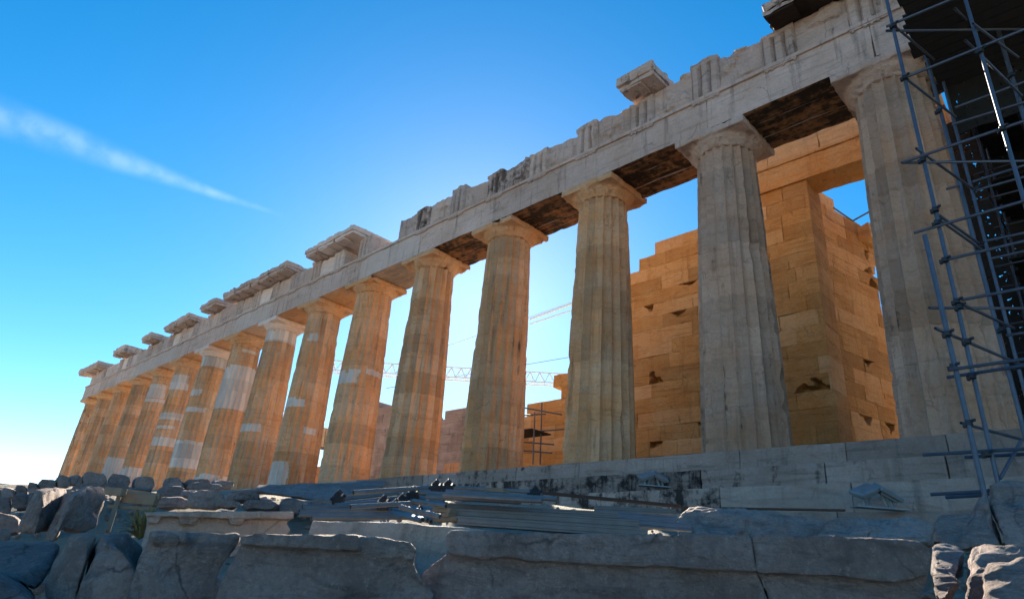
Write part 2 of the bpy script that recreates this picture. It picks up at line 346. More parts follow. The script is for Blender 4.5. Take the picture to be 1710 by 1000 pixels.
def remesh(mb, voxel, name, mats, parent=None, amp=.02, sc=2.5, seed=0, sharp=40, chips=.0, smooth=0, facet=0.):
    """weld everything collected in mb into one weathered solid"""
    me = bpy.data.meshes.new('tmp'); me.from_pydata(np.concatenate(mb.v).tolist(), [], mb.f); me.update()
    o = bpy.data.objects.new('tmp', me); C.objects.link(o); md = o.modifiers.new('r', 'REMESH'); md.mode = 'VOXEL'; md.voxel_size = voxel; md.adaptivity = 0
    if smooth: s_ = o.modifiers.new('s', 'SMOOTH'); s_.iterations = smooth; s_.factor = .5
    dg = bpy.context.evaluated_depsgraph_get(); dg.update(); out = bpy.data.meshes.new_from_object(o.evaluated_get(dg), depsgraph=dg)
    bpy.data.objects.remove(o); bpy.data.meshes.remove(me)
    nv = len(out.vertices); co_ = np.empty(nv*3); out.vertices.foreach_get('co', co_); co_ = co_.reshape(-1, 3)
    no = np.empty(nv*3); out.vertices.foreach_get('normal', no); no = no.reshape(-1, 3)
    d = fbm(co_*sc, seed, 4)*amp
    if chips: d = d-np.clip(fbm(co_*sc*.8+5, seed+11, 2)-.35, 0, 1)*chips
    vec = np.stack([fbm(co_*sc*2.5+7*k, seed+20+k, 3) for k in range(3)], 1)*amp*.45
    if facet: d = d-np.abs(fbm(co_*sc*1.3+2, seed+31, 3))*facet
    co_ = co_+no*d[:, None]+vec
    out.vertices.foreach_set('co', co_.ravel()); out.name = name; out.materials.clear()
    for m in (mats if isinstance(mats, (list, tuple)) else [mats]): out.materials.append(m)
    out.polygons.foreach_set('use_smooth', [True]*len(out.polygons)); out.update(); out.set_sharp_from_angle(angle=math.radians(sharp))
    return link(name, out, parent)
def lathe(mb, x, y, prof, n=40):
    th = np.arange(n)*2*math.pi/n; V = []; f = []
    for r, z in prof: V += [(x+r*math.cos(a), y+r*math.sin(a), z) for a in th]
    for i in range(len(prof)-1):
        for j in range(n):
            k = (j+1) % n; f.append((i*n+j, i*n+k, (i+1)*n+k, (i+1)*n+j))
    f += [tuple(range(n-1, -1, -1)), tuple(range((len(prof)-1)*n, len(prof)*n))]
    mb.add(V, f)
def simple_box(mb, x0, x1, y0, y1, z0, z1):
    V = [(x, y, z) for x in (x0, x1) for y in (y0, y1) for z in (z0, z1)]
    mb.add(V, [(0, 1, 3, 2), (4, 6, 7, 5), (0, 4, 5, 1), (2, 3, 7, 6), (0, 2, 6, 4), (1, 5, 7, 3)])
def capital(x, y, seed, voxel, parent, mat):
    mb = MB(); a = 1.045
    simple_box(mb, x-a, x+a, y-a, y+a, H-.235, H-.004)
    lathe(mb, x, y, [(R1-.02, NECK-.02), (R1+.02, NECK+.0), (R1+.03, NECK+.03), (R1+.07, NECK+.07), (.93, NECK+.15), (.985, NECK+.22), (.99, H-.235), (.9, H-.2)])
    if voxel < .05:   # worn and chipped
        o = remesh(mb, voxel, 'capital', mat, parent, .014, 3, seed, 35, chips=.16, facet=.03)
    else: o = remesh(mb, voxel, 'capital', mat, parent, .012, 2.5, seed, 35, chips=.05)
    return o
E_, F_ = -1.0, 1.0
PAT = {-4: [(4.15, 4.75, -1, -.15), (4.6, 4.85, .15, .95)],
       -5: [(3.65, 4.1, -1, -.1), (2.45, 2.75, -.1, .6), (0, 1.15, -1, -.35), (6.9, 7.3, -.7, -.2)],
       -6: [(7.75, NECK, -2, 2), (2.9, 3.3, -1, -.1)],
       -7: [(4.6, 7.15, -2, 2), (7.95, 8.12, -.3, .7), (0, 1.05, -2, 2)],
       -8: [(7.8, NECK, -2, 2), (1.6, 3.2, -2, 2), (4.9, 5.2, -1, .2), (5.9, 6.3, -1, -.4)],
       -9: [(6.9, 7.9, -1, .2), (4.9, 5.35, -1, .6), (3.2, 3.75, -2, 2), (4.3, 4.5, -1, .1)],
       -10: [(6.9, 7.9, -1, .3), (6.6, 6.85, -2, 2), (0, 2.1, -2, 2)],
       -11: [(0, 3.1, -2, 2)]}
colx = [k*S for k in range(1, -14, -1)]+[-14*S+.62]
ks = list(range(1, -15, -1))
for k, x in zip([2]+ks, [2*S-.62]+colx):
    hi = 2 if k >= -3 else 1
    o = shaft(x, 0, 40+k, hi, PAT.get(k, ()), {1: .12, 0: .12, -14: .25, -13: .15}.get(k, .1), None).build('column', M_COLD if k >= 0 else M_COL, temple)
    if k == -11 or k == -10: o['label'] = 'fluted column with a white new marble foot'
    if k == -7: o['label'] = 'fluted column with a tall white band of new marble'
    if k == -14: o['label'] = 'far corner column with black crust under its capital'
    capital(x, 0, 60+k, .035 if k >= -4 else .06, o, M_NEW if k in (-6, -8) else M_ARCH if k >= 0 else M_COL)
# ---- steps: three courses of blocks plus the foundation course
rng = random.Random(3)
XL, XR = -61.2, 10.2
for ci, (yf, zt, zb) in enumerate(((-1.1, 0, -.5), (-1.8, -.5, -1.0), (-2.5, -1.0, -1.5), (-2.62, -1.5, -1.95))):
    mb = MB(); x = XL-ci*.6
    while x < XR+ci*.6:
        L_ = rng.uniform(1.7, 2.6) if ci < 3 else rng.uniform(1.2, 2.2); x1 = min(x+L_, XR+ci*.6)
        nearx = x > -14
        if x1-x < .3: break
        cr = 0.
        if ci in (1, 2) and -13 < x < -1.2: cr = .5
        if ci in (1, 2) and -1.2 <= x < .4: cr = .3
        if ci == 0 and -13 < x < -5: cr = .25
        fresh = .12*(ci == 2 and -.6 < x < 1.2)
        wbox(mb, x+.004, x1-.004, yf+rng.uniform(-.012, .012), 4.5 if ci == 0 else yf+1.6, zb-.01, zt-(0 if ci else .0)+rng.uniform(-.006, .004), .09 if nearx else .5, .005, .018 if nearx else .02, 11*ci+int(x*3) % 50, 0,
             rng.uniform(-.8, .8), cr, fresh, faces='xXyzZ', fine=5)
        x = x1
    mb.build('step', M_STEP, temple)
mb = MB(); wbox(mb, XL+.3, XR-.3, 4.4, 29.8, -1.6, -.02, 1.5, .01, .02, 5, 0); wbox(mb, XL+.5, XR-.5, 3.0, 4.35, -.2, .06, .8, .008, .02, 6, 0)
mb.build('floor', M_FLOOR, temple)
# ---- architrave blocks
def arch_block(x0, x1, seed, crusted, fresh=0., y=0):
    mb = MB()
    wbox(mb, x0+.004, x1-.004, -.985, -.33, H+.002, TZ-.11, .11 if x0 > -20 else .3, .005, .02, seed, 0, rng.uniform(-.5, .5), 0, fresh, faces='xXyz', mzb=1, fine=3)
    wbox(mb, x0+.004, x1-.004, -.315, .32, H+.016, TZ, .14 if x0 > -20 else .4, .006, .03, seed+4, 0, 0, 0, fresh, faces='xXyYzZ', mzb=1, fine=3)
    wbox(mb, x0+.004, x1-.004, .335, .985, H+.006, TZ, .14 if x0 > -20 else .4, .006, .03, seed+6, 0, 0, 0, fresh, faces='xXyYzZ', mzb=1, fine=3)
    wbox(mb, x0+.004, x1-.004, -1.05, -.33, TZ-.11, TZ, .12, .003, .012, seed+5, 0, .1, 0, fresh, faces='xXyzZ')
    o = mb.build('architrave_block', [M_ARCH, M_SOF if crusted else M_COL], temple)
    return o
edges = [2*S+.35]+[k*S for k in range(1, -14, -1)]+[-14*S-.33]
for i in range(len(edges)-1):
    arch_block(edges[i+1], edges[i], 70+i, edges[i] > -3.5*S, .45 if i in (5, 8, 11, 12) else 0)
# regulae with guttae
def regula(x):
    mb = MB(); wbox(mb, x-.43, x+.43, -1.035, -.9, TZ-.165, TZ-.112, .1, .003, .01, int(x*7) % 90, faces='xXyz')
    for g in range(6):
        gx_ = x-.36+g*.144
        if random.random() < .8: lathe(mb, gx_, -1.0, [(.03, TZ-.165), (.04, TZ-.21)][::-1], 8)
    mb.build('regula', M_ARCH, temple)
# ---- frieze
def triglyph(x, ztop, seed, mat, broken=0.):
    mb = MB(); w_ = .435; yf = -1.02
    # plan profile of one triglyph: two full grooves, two half grooves
    xs = [-w_, -w_+.07, -w_+.145-.0, -.145-.07+.0, -.145, -.145+.07, .0+.0, .145-.07, .145, .145+.07, w_-.145, w_-.07, w_]
    dp = [.09, 0, 0, 0, .12, 0, 0, 0, .12, 0, 0, 0, .09]
    rows = 26; V = []; zb = TZ+.002
    for i in range(rows):
        t = i/(rows-1)
        for xx, d in zip(xs, dp):
            zt = ztop+float(fbm([[x*3+xx*4, seed, 0]], seed, 2)[0])*.05
            z = zb+(zt-zb)*t; dd = d if t < .88 else 0.
            V.append((x+xx, yf+dd, z))
        V.append((x+w_, .2, z)); V.append((x-w_, .2, z))
    V = np.array(V); V = V+np.stack([fbm(V*4+3*k, seed+k, 3) for k in range(3)], 1)*.007
    ch = np.clip(fbm(V*2.2, seed+9, 3)-.3, 0, 1)*.16*(V[:, 1] < -.5)*(.4+broken); V[:, 1] += ch
    m_ = len(xs)+2; f = []
    for i in range(rows-1):
        for j in range(m_):
            k = (j+1) % m_; f.append((i*m_+j, i*m_+k, (i+1)*m_+k, (i+1)*m_+j))
    f.append(tuple((rows-1)*m_+j for j in range(m_))); f.append(tuple(range(m_-1, -1, -1)))
    mb.add(V, f, 0, rng.uniform(-.7, .7), .1+broken*.4)
    mb.build('triglyph', mat, temple, 25); regula(x)
def metope(x0, x1, zt0, zt1, seed, mat, relief=1., crust=.1):
    mb = MB(); 
    n1, n2 = 26, 22; V = []; f = []
    def top(x): return zt0+(zt1-zt0)*(x-x0)/(x1-x0)+float(fbm([[x*3.1, seed*3.7, 1]], seed, 3)[0])*.06
    for i in range(n1+1):
        xx = x0+(x1-x0)*i/n1; zt = top(xx)
        for j in range(n2+1): V.append((xx, -.93, TZ+.002+(zt-TZ)*j/n2))
    V = np.array(V); e = np.minimum(V[:, 0]-x0, x1-V[:, 0])/(x1-x0); em = np.clip(e*9, 0, 1)*np.clip((V[:, 2]-TZ)*7, 0, 1)
    fig = np.clip(fbm(V*np.array([2.6, 1, 2.2])+seed, seed, 2)+.05, 0, .6)
    V[:, 1] -= relief*em*np.where(fig > .12, np.minimum((fig-.12)*.9+.02, .085), 0)
    V[:, 1] += fbm(V*6, seed+3, 3)*.006
    for i in range(n1):
        for j in range(n2): a = i*(n2+1)+j; f.append((a, a+n2+1, a+n2+2, a+1))
    mb.add(V, f, 0, rng.uniform(-.6, .6), crust)
    B = V.copy(); B[:, 1] = .2; mb.add(B, [q_[::-1] for q_ in f])
    for i in range(n1): 
        a = i*(n2+1)+n2; b = a+n2+1; mb.add([V[a], V[b], B[b], B[a]], [(0, 1, 2, 3)])
    for a0 in (0, n1*(n2+1)):
        for j in range(n2): mb.add([V[a0+j], V[a0+j+1], B[a0+j+1], B[a0+j]], [(0, 1, 2, 3)])
    mb.build('metope', mat, temple)
TOPS = {4: 11.25, 3: 11.25, 2: 11.25, 1: 11.2, 0: 11.42, -1: 11.1, -2: 11.25, -3: 11.1, -4: 11.15, -5: 11.33, -6: 11.12}
MT = {3: (11.22, 11.22), 2: (11.22, 11.22), 1: (11.2, 11.22), 0: (11.28, 11.15), -1: (11.1, 11.16), -2: (11.02, 11.12), -3: (11.14, 10.98), -4: (10.98, 11.12), -5: (11.1, 11.1), -6: (11.08, 11.05)}
for h in range(4, -30, -1):
    x = h*S/2
    if x < -60 or x > 9: continue
    if h in TOPS or h < -7:
        zt = TOPS.get(h, 11.1+.08*math.sin(h*2.3)); mat = M_NEW if h == -9 else M_ARCH
        triglyph(x, zt, 200+h, mat, 1. if h in (-6, -4) else .3)
    if (h in MT or h < -8) and x-S/2 > -60.3:
        z0, z1 = MT.get(h, (11.02, 11.1)); metope(x-S/2+.44, x-.44, z1-.02, z0-.02, 300+h, M_NEW if h in (-9, -12, -18, -23) else M_ARCH, 1. if h > -8 else .3, .1 if h != -3 else .5)
# stump of frieze left of the gap
for (xa, xb, za) in ((-13.55, -12.95, 10.82), (-13.5, -13.1, 10.5)):
    mb = MB(); wbox(mb, xa, xb, -.98, .3, TZ+.003, za, .08, .02, .06, 31, 0, 0, .2); mb.build('frieze_stump', M_ARCH, temple)
# backing blocks of the frieze
for (xa, xb, zt) in ((-13.2, 8.4, 10.95), (-60.2, -16.2, 10.95)):
    mb = MB(); x = xa
    while x < xb-.4:
        x1 = min(x+rng.uniform(1.6, 2.4), xb); wbox(mb, x+.01, x1-.01, .22, .95, TZ+.003, zt+rng.uniform(-.2, .1), .3, .02, .05, int(x*5) % 60, 0, rng.uniform(-.6, .6)); x = x1
    mb.build('frieze_backer', M_COL, temple)
# ---- cornice blocks, each a slab that juts out over the frieze with mutules beneath
def cornice(x0, x1, z0=11.2, z1=11.62, y0=-1.72, y1=.9, mat=M_ARCH, seed=0, fine=.1, crust=.2, tilt=0., und=0):
    mb = MB()
    T = (lambda Q: np.stack([Q[:, 0], Q[:, 1], Q[:, 2]+(Q[:, 0]-x0)*tilt+np.where((Q[:, 1] < -.95) & (Q[:, 2] < (z0+z1)/2), -(-.95-Q[:, 1])*-.0, 0)], 1))
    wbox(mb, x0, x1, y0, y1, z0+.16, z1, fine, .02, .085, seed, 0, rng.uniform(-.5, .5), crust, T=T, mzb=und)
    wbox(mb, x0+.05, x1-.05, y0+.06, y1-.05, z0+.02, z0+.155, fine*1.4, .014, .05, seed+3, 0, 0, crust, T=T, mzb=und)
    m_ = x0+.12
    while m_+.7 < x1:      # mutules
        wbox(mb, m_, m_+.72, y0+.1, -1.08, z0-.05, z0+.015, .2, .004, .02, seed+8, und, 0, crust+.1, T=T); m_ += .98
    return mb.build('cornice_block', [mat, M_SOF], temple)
for i, (a, b, kw) in enumerate(((2.0, 4.1, dict(crust=.4, und=1)), (4.12, 6.2, dict(crust=.4, und=1)), (6.22, 8.9, dict(crust=.4, und=1)), (-2.6, -1.25, dict(z0=11.22, z1=11.72, und=0, fine=.07)),
        (-18.9, -17.25, dict(z0=11.16, z1=11.58, und=0)), (-20.4, -18.95, dict(z0=11.16, z1=11.55, und=0)), (-21.6, -20.45, dict(z0=11.14, z1=11.52)),
        (-25.4, -23.4, dict(z0=11.12, z1=11.52)), (-27.6, -25.45, dict(z0=11.12, z1=11.52)), (-29.6, -27.65, dict(z0=11.14, z1=11.54)), (-31.2, -29.65, dict(z0=11.16, z1=11.58)),
        (-34.6, -32.2, dict(z0=11.2, z1=11.6, und=0)), (-38.4, -36.3, dict(z0=11.12, z1=11.52)), (-40.7, -38.45, dict(z0=11.12, z1=11.5)), (-45.3, -43.2, dict(z0=11.2, z1=11.6, und=0)),
        (-52.0, -49.2, dict(z0=11.3, z1=11.8, und=0)), (-59.9, -55.8, dict(z0=11.15, z1=11.6)), (-61.6, -59.95, dict(z0=11.2, z1=11.75, tilt=-.06)))):
    cornice(a, b, seed=400+i*3, mat=M_NEW if i in (4, 5) else M_ARCH, **kw)
# ---- east return of the entablature at the far corner and west return near the scaffold
for xa, xb in ((-60.45, -58.6), (8.3-.6, 9.9-.6)):
    mb = MB(); y = .99 if xa < 0 else 1.0
    while y < 24:
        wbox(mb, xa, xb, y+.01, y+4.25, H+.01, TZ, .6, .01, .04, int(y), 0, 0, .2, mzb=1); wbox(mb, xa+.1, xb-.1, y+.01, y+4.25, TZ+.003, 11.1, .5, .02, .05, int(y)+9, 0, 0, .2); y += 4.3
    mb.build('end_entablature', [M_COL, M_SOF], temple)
for yy in (S-.3, 2*S-.3, 3*S-.3, 4*S-.3):
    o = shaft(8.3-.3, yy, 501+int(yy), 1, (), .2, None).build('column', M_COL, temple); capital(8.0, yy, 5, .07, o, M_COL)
# ---- inner wall with stepped broken top, built in courses
HEAD = np.array([.2324, .9726])
def course_wall(name, p0, h, length, thick, topf, seed, mat, blk=(1.0, 1.7), step=.12, z0=0.06, holes=(), endcut=None, ch=.5, side=-1):
    """wall from p0 along h; its face looks to side*normal; blocks staggered; holes = (s, z, w, hgt) chipped corners"""
    mb = MB(); h = np.array(h, float); nrm = np.array([-h[1], h[0]])*side*-1   # into the wall
    def T(Q): return np.stack([p0[0]+h[0]*Q[:, 0]+nrm[0]*Q[:, 1], p0[1]+h[1]*Q[:, 0]+nrm[1]*Q[:, 1], Q[:, 2]], 1)
    z = z0; r = random.Random(seed); row = 0
    if row == 0: pass
    while z < 12:
        hh = 1.05 if row == 0 else ch; s = -(row % 2)*.6; any_ = False
        while s < length:
            L_ = r.uniform(*blk); a, b = max(s, 0), min(s+L_, length)
            if endcut: b = min(b, endcut(z+hh/2))
            s += L_
            if b-a < .08: continue
            if topf((a+b)/2) < z+hh*.6: continue
            any_ = True; off = r.uniform(-.008, .008)
            hit = [q_ for q_ in holes if a < q_[0] < b and z-.01 <= q_[1] < z+hh]
            wbox(mb, a+.0012, b-.0012, off+(.0), thick, z+.0012, z+hh-.001, step if not hit else .045, .005, .013, seed+int(s*7)+row*13, 0, r.uniform(-.6, .6), r.uniform(-.1, .12), 0, T=T if not hit else hole_T(T, hit, a, b, z, z+hh), faces='xXyYzZ', fine=4)
        z += hh; row += 1
        if not any_ and z > 3: break
    return mb.build(name, mat, temple)
def hole_T(T, hit, a, b, z0, z1):
    q_ = hit[0]
    def f(Q):
        d = np.abs(Q[:, 0]-q_[0]-(Q[:, 2]-z0)*.4*math.sin(q_[0]*9))/q_[2]+np.abs(Q[:, 2]-(z0 if q_[3] < 0 else z1))/abs(q_[3])+fbm(Q*np.array([5, 0, 5.]), int(q_[0]*10), 3)*.45
        Q = Q.copy(); Q[:, 1] += np.where((d < 1) & (Q[:, 1] < .3), .32, 0); return T(Q)
    return f
NW = [(-14.5, 1.6), (-12, 2.6), (-10.6, 3.4), (-9.9, 3.5), (-9.4, 4.3), (-8.9, 4.7), (-8.65, 6.0), (-8.2, 8.1), (-5.7, 8.3), (-5.2, 8.6), (-5.0, 9.0), (-3.3, 9.1), (-3.2, 9.4), (-1.2, 9.6), (.9, 9.6)]  # stretch hidden behind a column is raised to block sun from foreground rocks
def nw_top(s):
    x = -14.5+s; return float(np.interp(x, [a for a, b in NW], [b for a, b in NW]))
course_wall('inner_wall', (-14.5, 4.0), (1, 0), 15.35, 1.15, nw_top, 21, M_WALL, holes=[(-4.9+14.5, 4.1, .28, -.4), (-4.0+14.5, 6.0, .3, .2), (-4.9+14.5, 6.4, .22, .35), (-5.0+14.5, 1.2, .45, .3), (-3.7+14.5, .7, .6, -.25), (-3.4+14.5, 7.0, .3, .2), (-3.3+14.5, 1.9, .3, .2), (.3+14.5, 2.8, .5, -.3)], side=-1)
# beam over the pier, running to the porch column
mb = MB()
wbox(mb, -2.2, 4.9, 3.9, 5.06, 9.6, 10.42, .13, .008, .03, 77, 0, .1, 0, mzb=1)
wbox(mb, -2.2, 4.9, 3.84, 5.0, 10.425, 10.53, .15, .004, .02, 78, 0, .2, 0)
o = mb.build('inner_architrave', [M_WALL, M_WALL], temple)
mb = MB(); x = -2.0
while x < 4.8:
    L_ = 1.25 if int(x*2) % 2 else 1.7
    wbox(mb, x+.004, min(x+L_, 4.9)-.004, 3.93, 4.95, 10.533, 11.15 if x < -.5 else 11.55, .1, .012, .03, 80+int(x), 0, random.uniform(-.6, .4), .1); x += L_
mb.build('inner_frieze', M_WALL, temple)
for (px_, yy) in ((4.15, 4.6),):
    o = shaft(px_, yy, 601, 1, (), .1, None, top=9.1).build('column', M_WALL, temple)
    mb = MB(); simple_box(mb, px_-.9, px_+.9, yy-.9, yy+.9, 9.36, 9.597); lathe(mb, px_, yy, [(.76, 9.05), (.8, 9.1), (.9, 9.25), (.93, 9.36), (.8, 9.37)]); remesh(mb, .07, 'capital', M_WALL, o, .01, 3, 5)
# cross wall beyond the pier with a broken door jamb
def cw_end(z):
    return float(np.interp(z, [0, 2.4, 5.1, 6.9, 7.5, 8.8, 9.5, 10.1], [5.5, 5.4, 5.5, 5.2, 5.3, 5.3, 5.7, 5.8]))+.09*math.sin(z*5)
def cw_top(s): return float(np.interp(s, [0, 2.7, 4.0, 4.1, 5.0, 6], [10.6, 10.4, 10.25, 10.3, 10.3, 9.8]))
course_wall('cross_wall', (-.05, 4.3), HEAD, 6.0, 1.3, cw_top, 31, M_WALL, endcut=cw_end, step=.13, holes=[(3.3, 2.2, .3, .3), (4.4, 2.2, .3, .35), (3.6, 4.3, .3, .3), (4.8, 9.0, .35, .3), (4.9, 8.1, .4, -.3)], side=-1)
mb = MB(); wbox(mb, 0, .9, -.25, 1.0, 9.35, 9.95, .12, .02, .05, 9, 0, .3, 0, T=lambda Q: np.stack([-.05+HEAD[0]*(4.35+Q[:, 0])+HEAD[1]*Q[:, 1]*-1+.2, 4.3+HEAD[1]*(4.35+Q[:, 0])+HEAD[0]*Q[:, 1], Q[:, 2]+.25*Q[:, 0]*-.3], 1))
mb.build('displaced_block', M_WALL, temple)
# second jamb and the rest of the wall beyond the door
def fw_top(s): return float(np.interp(s, [0, .6, 1.2, 6], [6.1, 7.4, 10, 10.3]))
course_wall('far_wall', (-2.2, 12.6), HEAD, 1.6, 1.3, lambda s: 8.2+.4*math.sin(s*9), 35, M_WALL, side=-1, step=.3)
# south wall and remains of the cella, low ruins in the middle, seen between the columns
course_wall('inner_wall', (-36, 10), (1, 0), 15, 1.2, lambda t: float(np.interp(t, [0, 4, 7, 12, 12.6, 13.5, 15], [8.0, 7.9, 7.2, 5.6, 6.0, 6.2, 6.3])), 41, M_STEP, side=-1, step=.3, blk=(1.2, 1.8))
course_wall('inner_wall', (-46, 4.4), (1, 0), 22, 1.1, lambda s: 1.7+.5*math.sin(s*.8), 45, M_COL, side=-1, step=.5)
course_wall('inner_wall', (-23.5, 4.4), (1, 0), 8.6, 1.1, lambda s: 1.2+.3*math.sin(s*1.8), 46, M_COL, side=-1, step=.3)
#--FOREGROUND--
# ================================================================ FOREGROUND
def finish(o, label, cat, group=None): return tag(o, label, cat, group)
def prism_into(mb, outline, D, thick, rot=0., proud=0., ctr=None):
    us = [p[0] for p in outline]; vs = [p[1] for p in outline]
    cu, cv = ctr or ((min(us)+max(us))/2, (min(vs)+max(vs))/2)
    c = at_d(cu, cv, D); d = c[:2]-CAM[:2]; d /= np.linalg.norm(d); a = math.radians(rot)
    d = np.array([d[0]*math.cos(a)-d[1]*math.sin(a), d[0]*math.sin(a)+d[1]*math.cos(a)]); h = np.array([d[1], -d[0]])
    p0 = c[:2]-d*proud
    F = [at_plane(u, v, p0, h) for u, v in outline]; n = len(F)
    Bk = [f+np.array([d[0]*thick, d[1]*thick, 0]) for f in F]
    # triangulate the front so concave outlines stay clean
    bm = bmesh.new(); vf = [bm.verts.new(f) for f in F]; vb = [bm.verts.new(f) for f in Bk]
    bm.faces.new(vf); bm.faces.new(vb[::-1])
    for i in range(n): bm.faces.new((vf[i], vb[i], vb[(i+1) % n], vf[(i+1) % n]))
    bmesh.ops.recalc_face_normals(bm, faces=bm.faces); bmesh.ops.triangulate(bm, faces=[f for f in bm.faces if len(f.verts) > 4])
    bm.verts.index_update(); mb.add([list(v.co) for v in bm.verts], [tuple(v.index for v in f.verts) for f in bm.faces]); bm.free()
def hull_into(mb, pts, thick, back=None):
    """convex rock: visible corner points (u, v, distance) plus the same points pushed away from the viewer"""
    bm = bmesh.new(); P = [at_d(*p) for p in pts]; c = np.mean(P, axis=0); d = c[:2]-CAM[:2]; d /= np.linalg.norm(d)
    for p in P:
        bm.verts.new(p); q_ = p+np.array([d[0]*thick, d[1]*thick, 0]); q_ = c+(q_-c)*np.array([1, 1, .92]); bm.verts.new(q_)
    r = bmesh.ops.convex_hull(bm, input=bm.verts)
    bmesh.ops.delete(bm, geom=[g for g in r['geom_interior'] if isinstance(g, bmesh.types.BMVert)], context='VERTS')
    bmesh.ops.recalc_face_normals(bm, faces=bm.faces); bm.verts.index_update()
    mb.add([list(v.co) for v in bm.verts], [tuple(v.index for v in f.verts) for f in bm.faces]); bm.free()
SEED = [900]
def block(name, label, cat, parts, vox, mat=None, amp=.01, sc=4., chips=.04, group=None, sharp=38, smooth=0):
    mb = MB(); SEED[0] += 13
    for p in parts:
        if p[0] == 'p': prism_into(mb, *p[1:])
        else: hull_into(mb, *p[1:])
    o = remesh(mb, vox, name, mat or M_ROCK, None, amp, sc, SEED[0], sharp, chips, smooth, amp*1.3)
    return tag(o, label, cat, group)
G1 = 'large broken marble blocks along the front'
# ---- front row of moulded blocks
D1 = 3.45
def shift(o, v): o.location = Vector(v); return o
block('moulded_block', 'long pale moulded marble block with a smooth projecting band, middle of the front row', 'marble block', [
    ('p', [(742, 893), (752, 884), (790, 884), (860, 888), (1000, 889), (1120, 889), (1252, 891), (1258, 905), (1262, 930), (1268, 957), (1200, 952), (1060, 946), (940, 941), (850, 936), (745, 927)], D1, .55, 0, .05, (1150, 900)),
    ('p', [(748, 905), (1258, 905), (1266, 958), (1284, 1000), (1300, 1090), (560, 1110), (640, 1010), (680, 975), (722, 940), (744, 925)], D1, .6, 0, 0, (1150, 900))], .016, M_ROCK, .006, 5, .035, G1)
block('moulded_block', 'warm tinted end piece of the moulded front block, right of the crack', 'marble block', [
    ('p', [(1254, 891), (1330, 892), (1400, 893), (1450, 897), (1530, 901), (1556, 912), (1560, 935), (1550, 962), (1500, 972), (1440, 966), (1400, 964), (1300, 959), (1265, 957), (1259, 925)], D1, .55, 0, .05, (1150, 900)),
    ('p', [(1262, 905), (1545, 912), (1551, 960), (1538, 1005), (1520, 1095), (1299, 1090), (1283, 1000), (1265, 957)], D1, .6, 0, 0, (1150, 900))], .016, M_ROCK, .006, 5, .04, G1)
block('moulded_block', 'broad marble block with a broken moulded rim, between the long block and the left slab', 'marble block', [
    ('p', [(402, 893), (425, 888), (480, 890), (560, 889), (600, 892), (603, 920), (540, 919), (470, 916), (400, 911)], 3.5, .5, 0, .05, (520, 900)),
    ('p', [(600, 893), (640, 897), (688, 906), (700, 922), (690, 942), (660, 935), (600, 925)], 3.5, .5, 0, .02, (520, 900)),
    ('p', [(404, 900), (600, 900), (690, 912), (697, 930), (712, 960), (728, 990), (715, 1040), (700, 1100), (320, 1100), (352, 1010), (375, 955), (396, 915)], 3.5, .55, 0, 0, (520, 900))], .016, M_ROCK, .008, 5, .06, G1)
block('moulded_block', 'leaning marble block with a short rim piece at its upper left corner', 'marble block', [
    ('p', [(248, 888), (270, 885), (310, 886), (314, 907), (280, 908), (246, 905)], 3.75, .5, 0, .04, (300, 900)),
    ('p', [(250, 893), (312, 889), (398, 890), (402, 900), (380, 940), (366, 985), (340, 1100), (180, 1100), (208, 1005), (232, 935)], 3.75, .55, 0, 0, (300, 900))], .018, M_ROCK, .010, 5, .07, G1)
block('cracked_block', 'cracked angular marble boulder, left part of the front row, split from top to bottom', 'marble block', [
    ('h', [(118, 893, 4.1), (130, 888, 4.1), (166, 890, 4.05), (150, 905, 3.95), (146, 930, 3.9), (124, 1010, 3.9), (76, 1000, 4.0), (72, 962, 4.05), (85, 935, 4.1), (104, 915, 4.1)], .6)], .016, M_ROCK, .007, 5, .05, G1)
block('cracked_block', 'right half of the cracked boulder with a bluish flank', 'marble block', [
    ('h', [(168, 889, 4.0), (150, 912, 3.95), (146, 930, 3.88), (124, 1010, 3.85), (215, 1010, 3.8), (232, 960, 3.8), (205, 915, 3.8), (190, 892, 3.9)], .5),
    ('h', [(178, 888, 4.1), (215, 892, 4.2), (238, 912, 4.3), (238, 935, 4.3), (222, 965, 4.1), (200, 930, 3.95), (190, 900, 3.95)], .5)], .016, M_ROCK, .008, 5, .05, G1)
block('stone_slab', 'dark wet-looking slab low at the left edge, below the tilted blocks', 'marble slab', [
    ('h', [(-30, 903, 5.0), (95, 905, 4.9), (100, 915, 4.7), (88, 945, 4.5), (60, 988, 4.3), (30, 965, 4.3), (-30, 955, 4.4)], .7)], .022, M_ROCK2, .008, 4, .03)
block('stone_slab', 'smooth dark slab in the bottom left corner', 'marble slab', [
    ('h', [(-60, 950, 3.9), (0, 958, 3.9), (40, 985, 3.8), (62, 1010, 3.7), (60, 1060, 3.6), (-60, 1060, 3.6)], .8)], .025, M_ROCK2, .006, 3, .02)
# ---- tilted blocks upper left
block('tilted_block', 'pale tilted square-cut block, leftmost of the two leaning blocks', 'marble block', [
    ('h', [(25, 890, 6.2), (57, 892, 5.95), (74, 822, 6.0), (60, 817, 6.25), (110, 813, 6.5), (113, 826, 6.5), (96, 882, 6.4)], .35)], .02, M_ROCK, .009, 5, .05, 'tilted square-cut blocks')
block('tilted_block', 'tilted square-cut block with a rough round broken face, right of the pale one', 'marble block', [
    ('h', [(72, 900, 5.9), (90, 905, 5.75), (112, 850, 5.7), (128, 812, 5.9), (108, 816, 6.1)], .5),
    ('h', [(100, 870, 5.72), (122, 826, 5.75), (140, 811, 5.95), (175, 810, 6.2), (178, 830, 6.2), (160, 878, 6.1), (136, 889, 6.0), (108, 885, 5.8)], .45)], .02, M_ROCK, .014, 6, .06, 'tilted square-cut blocks')
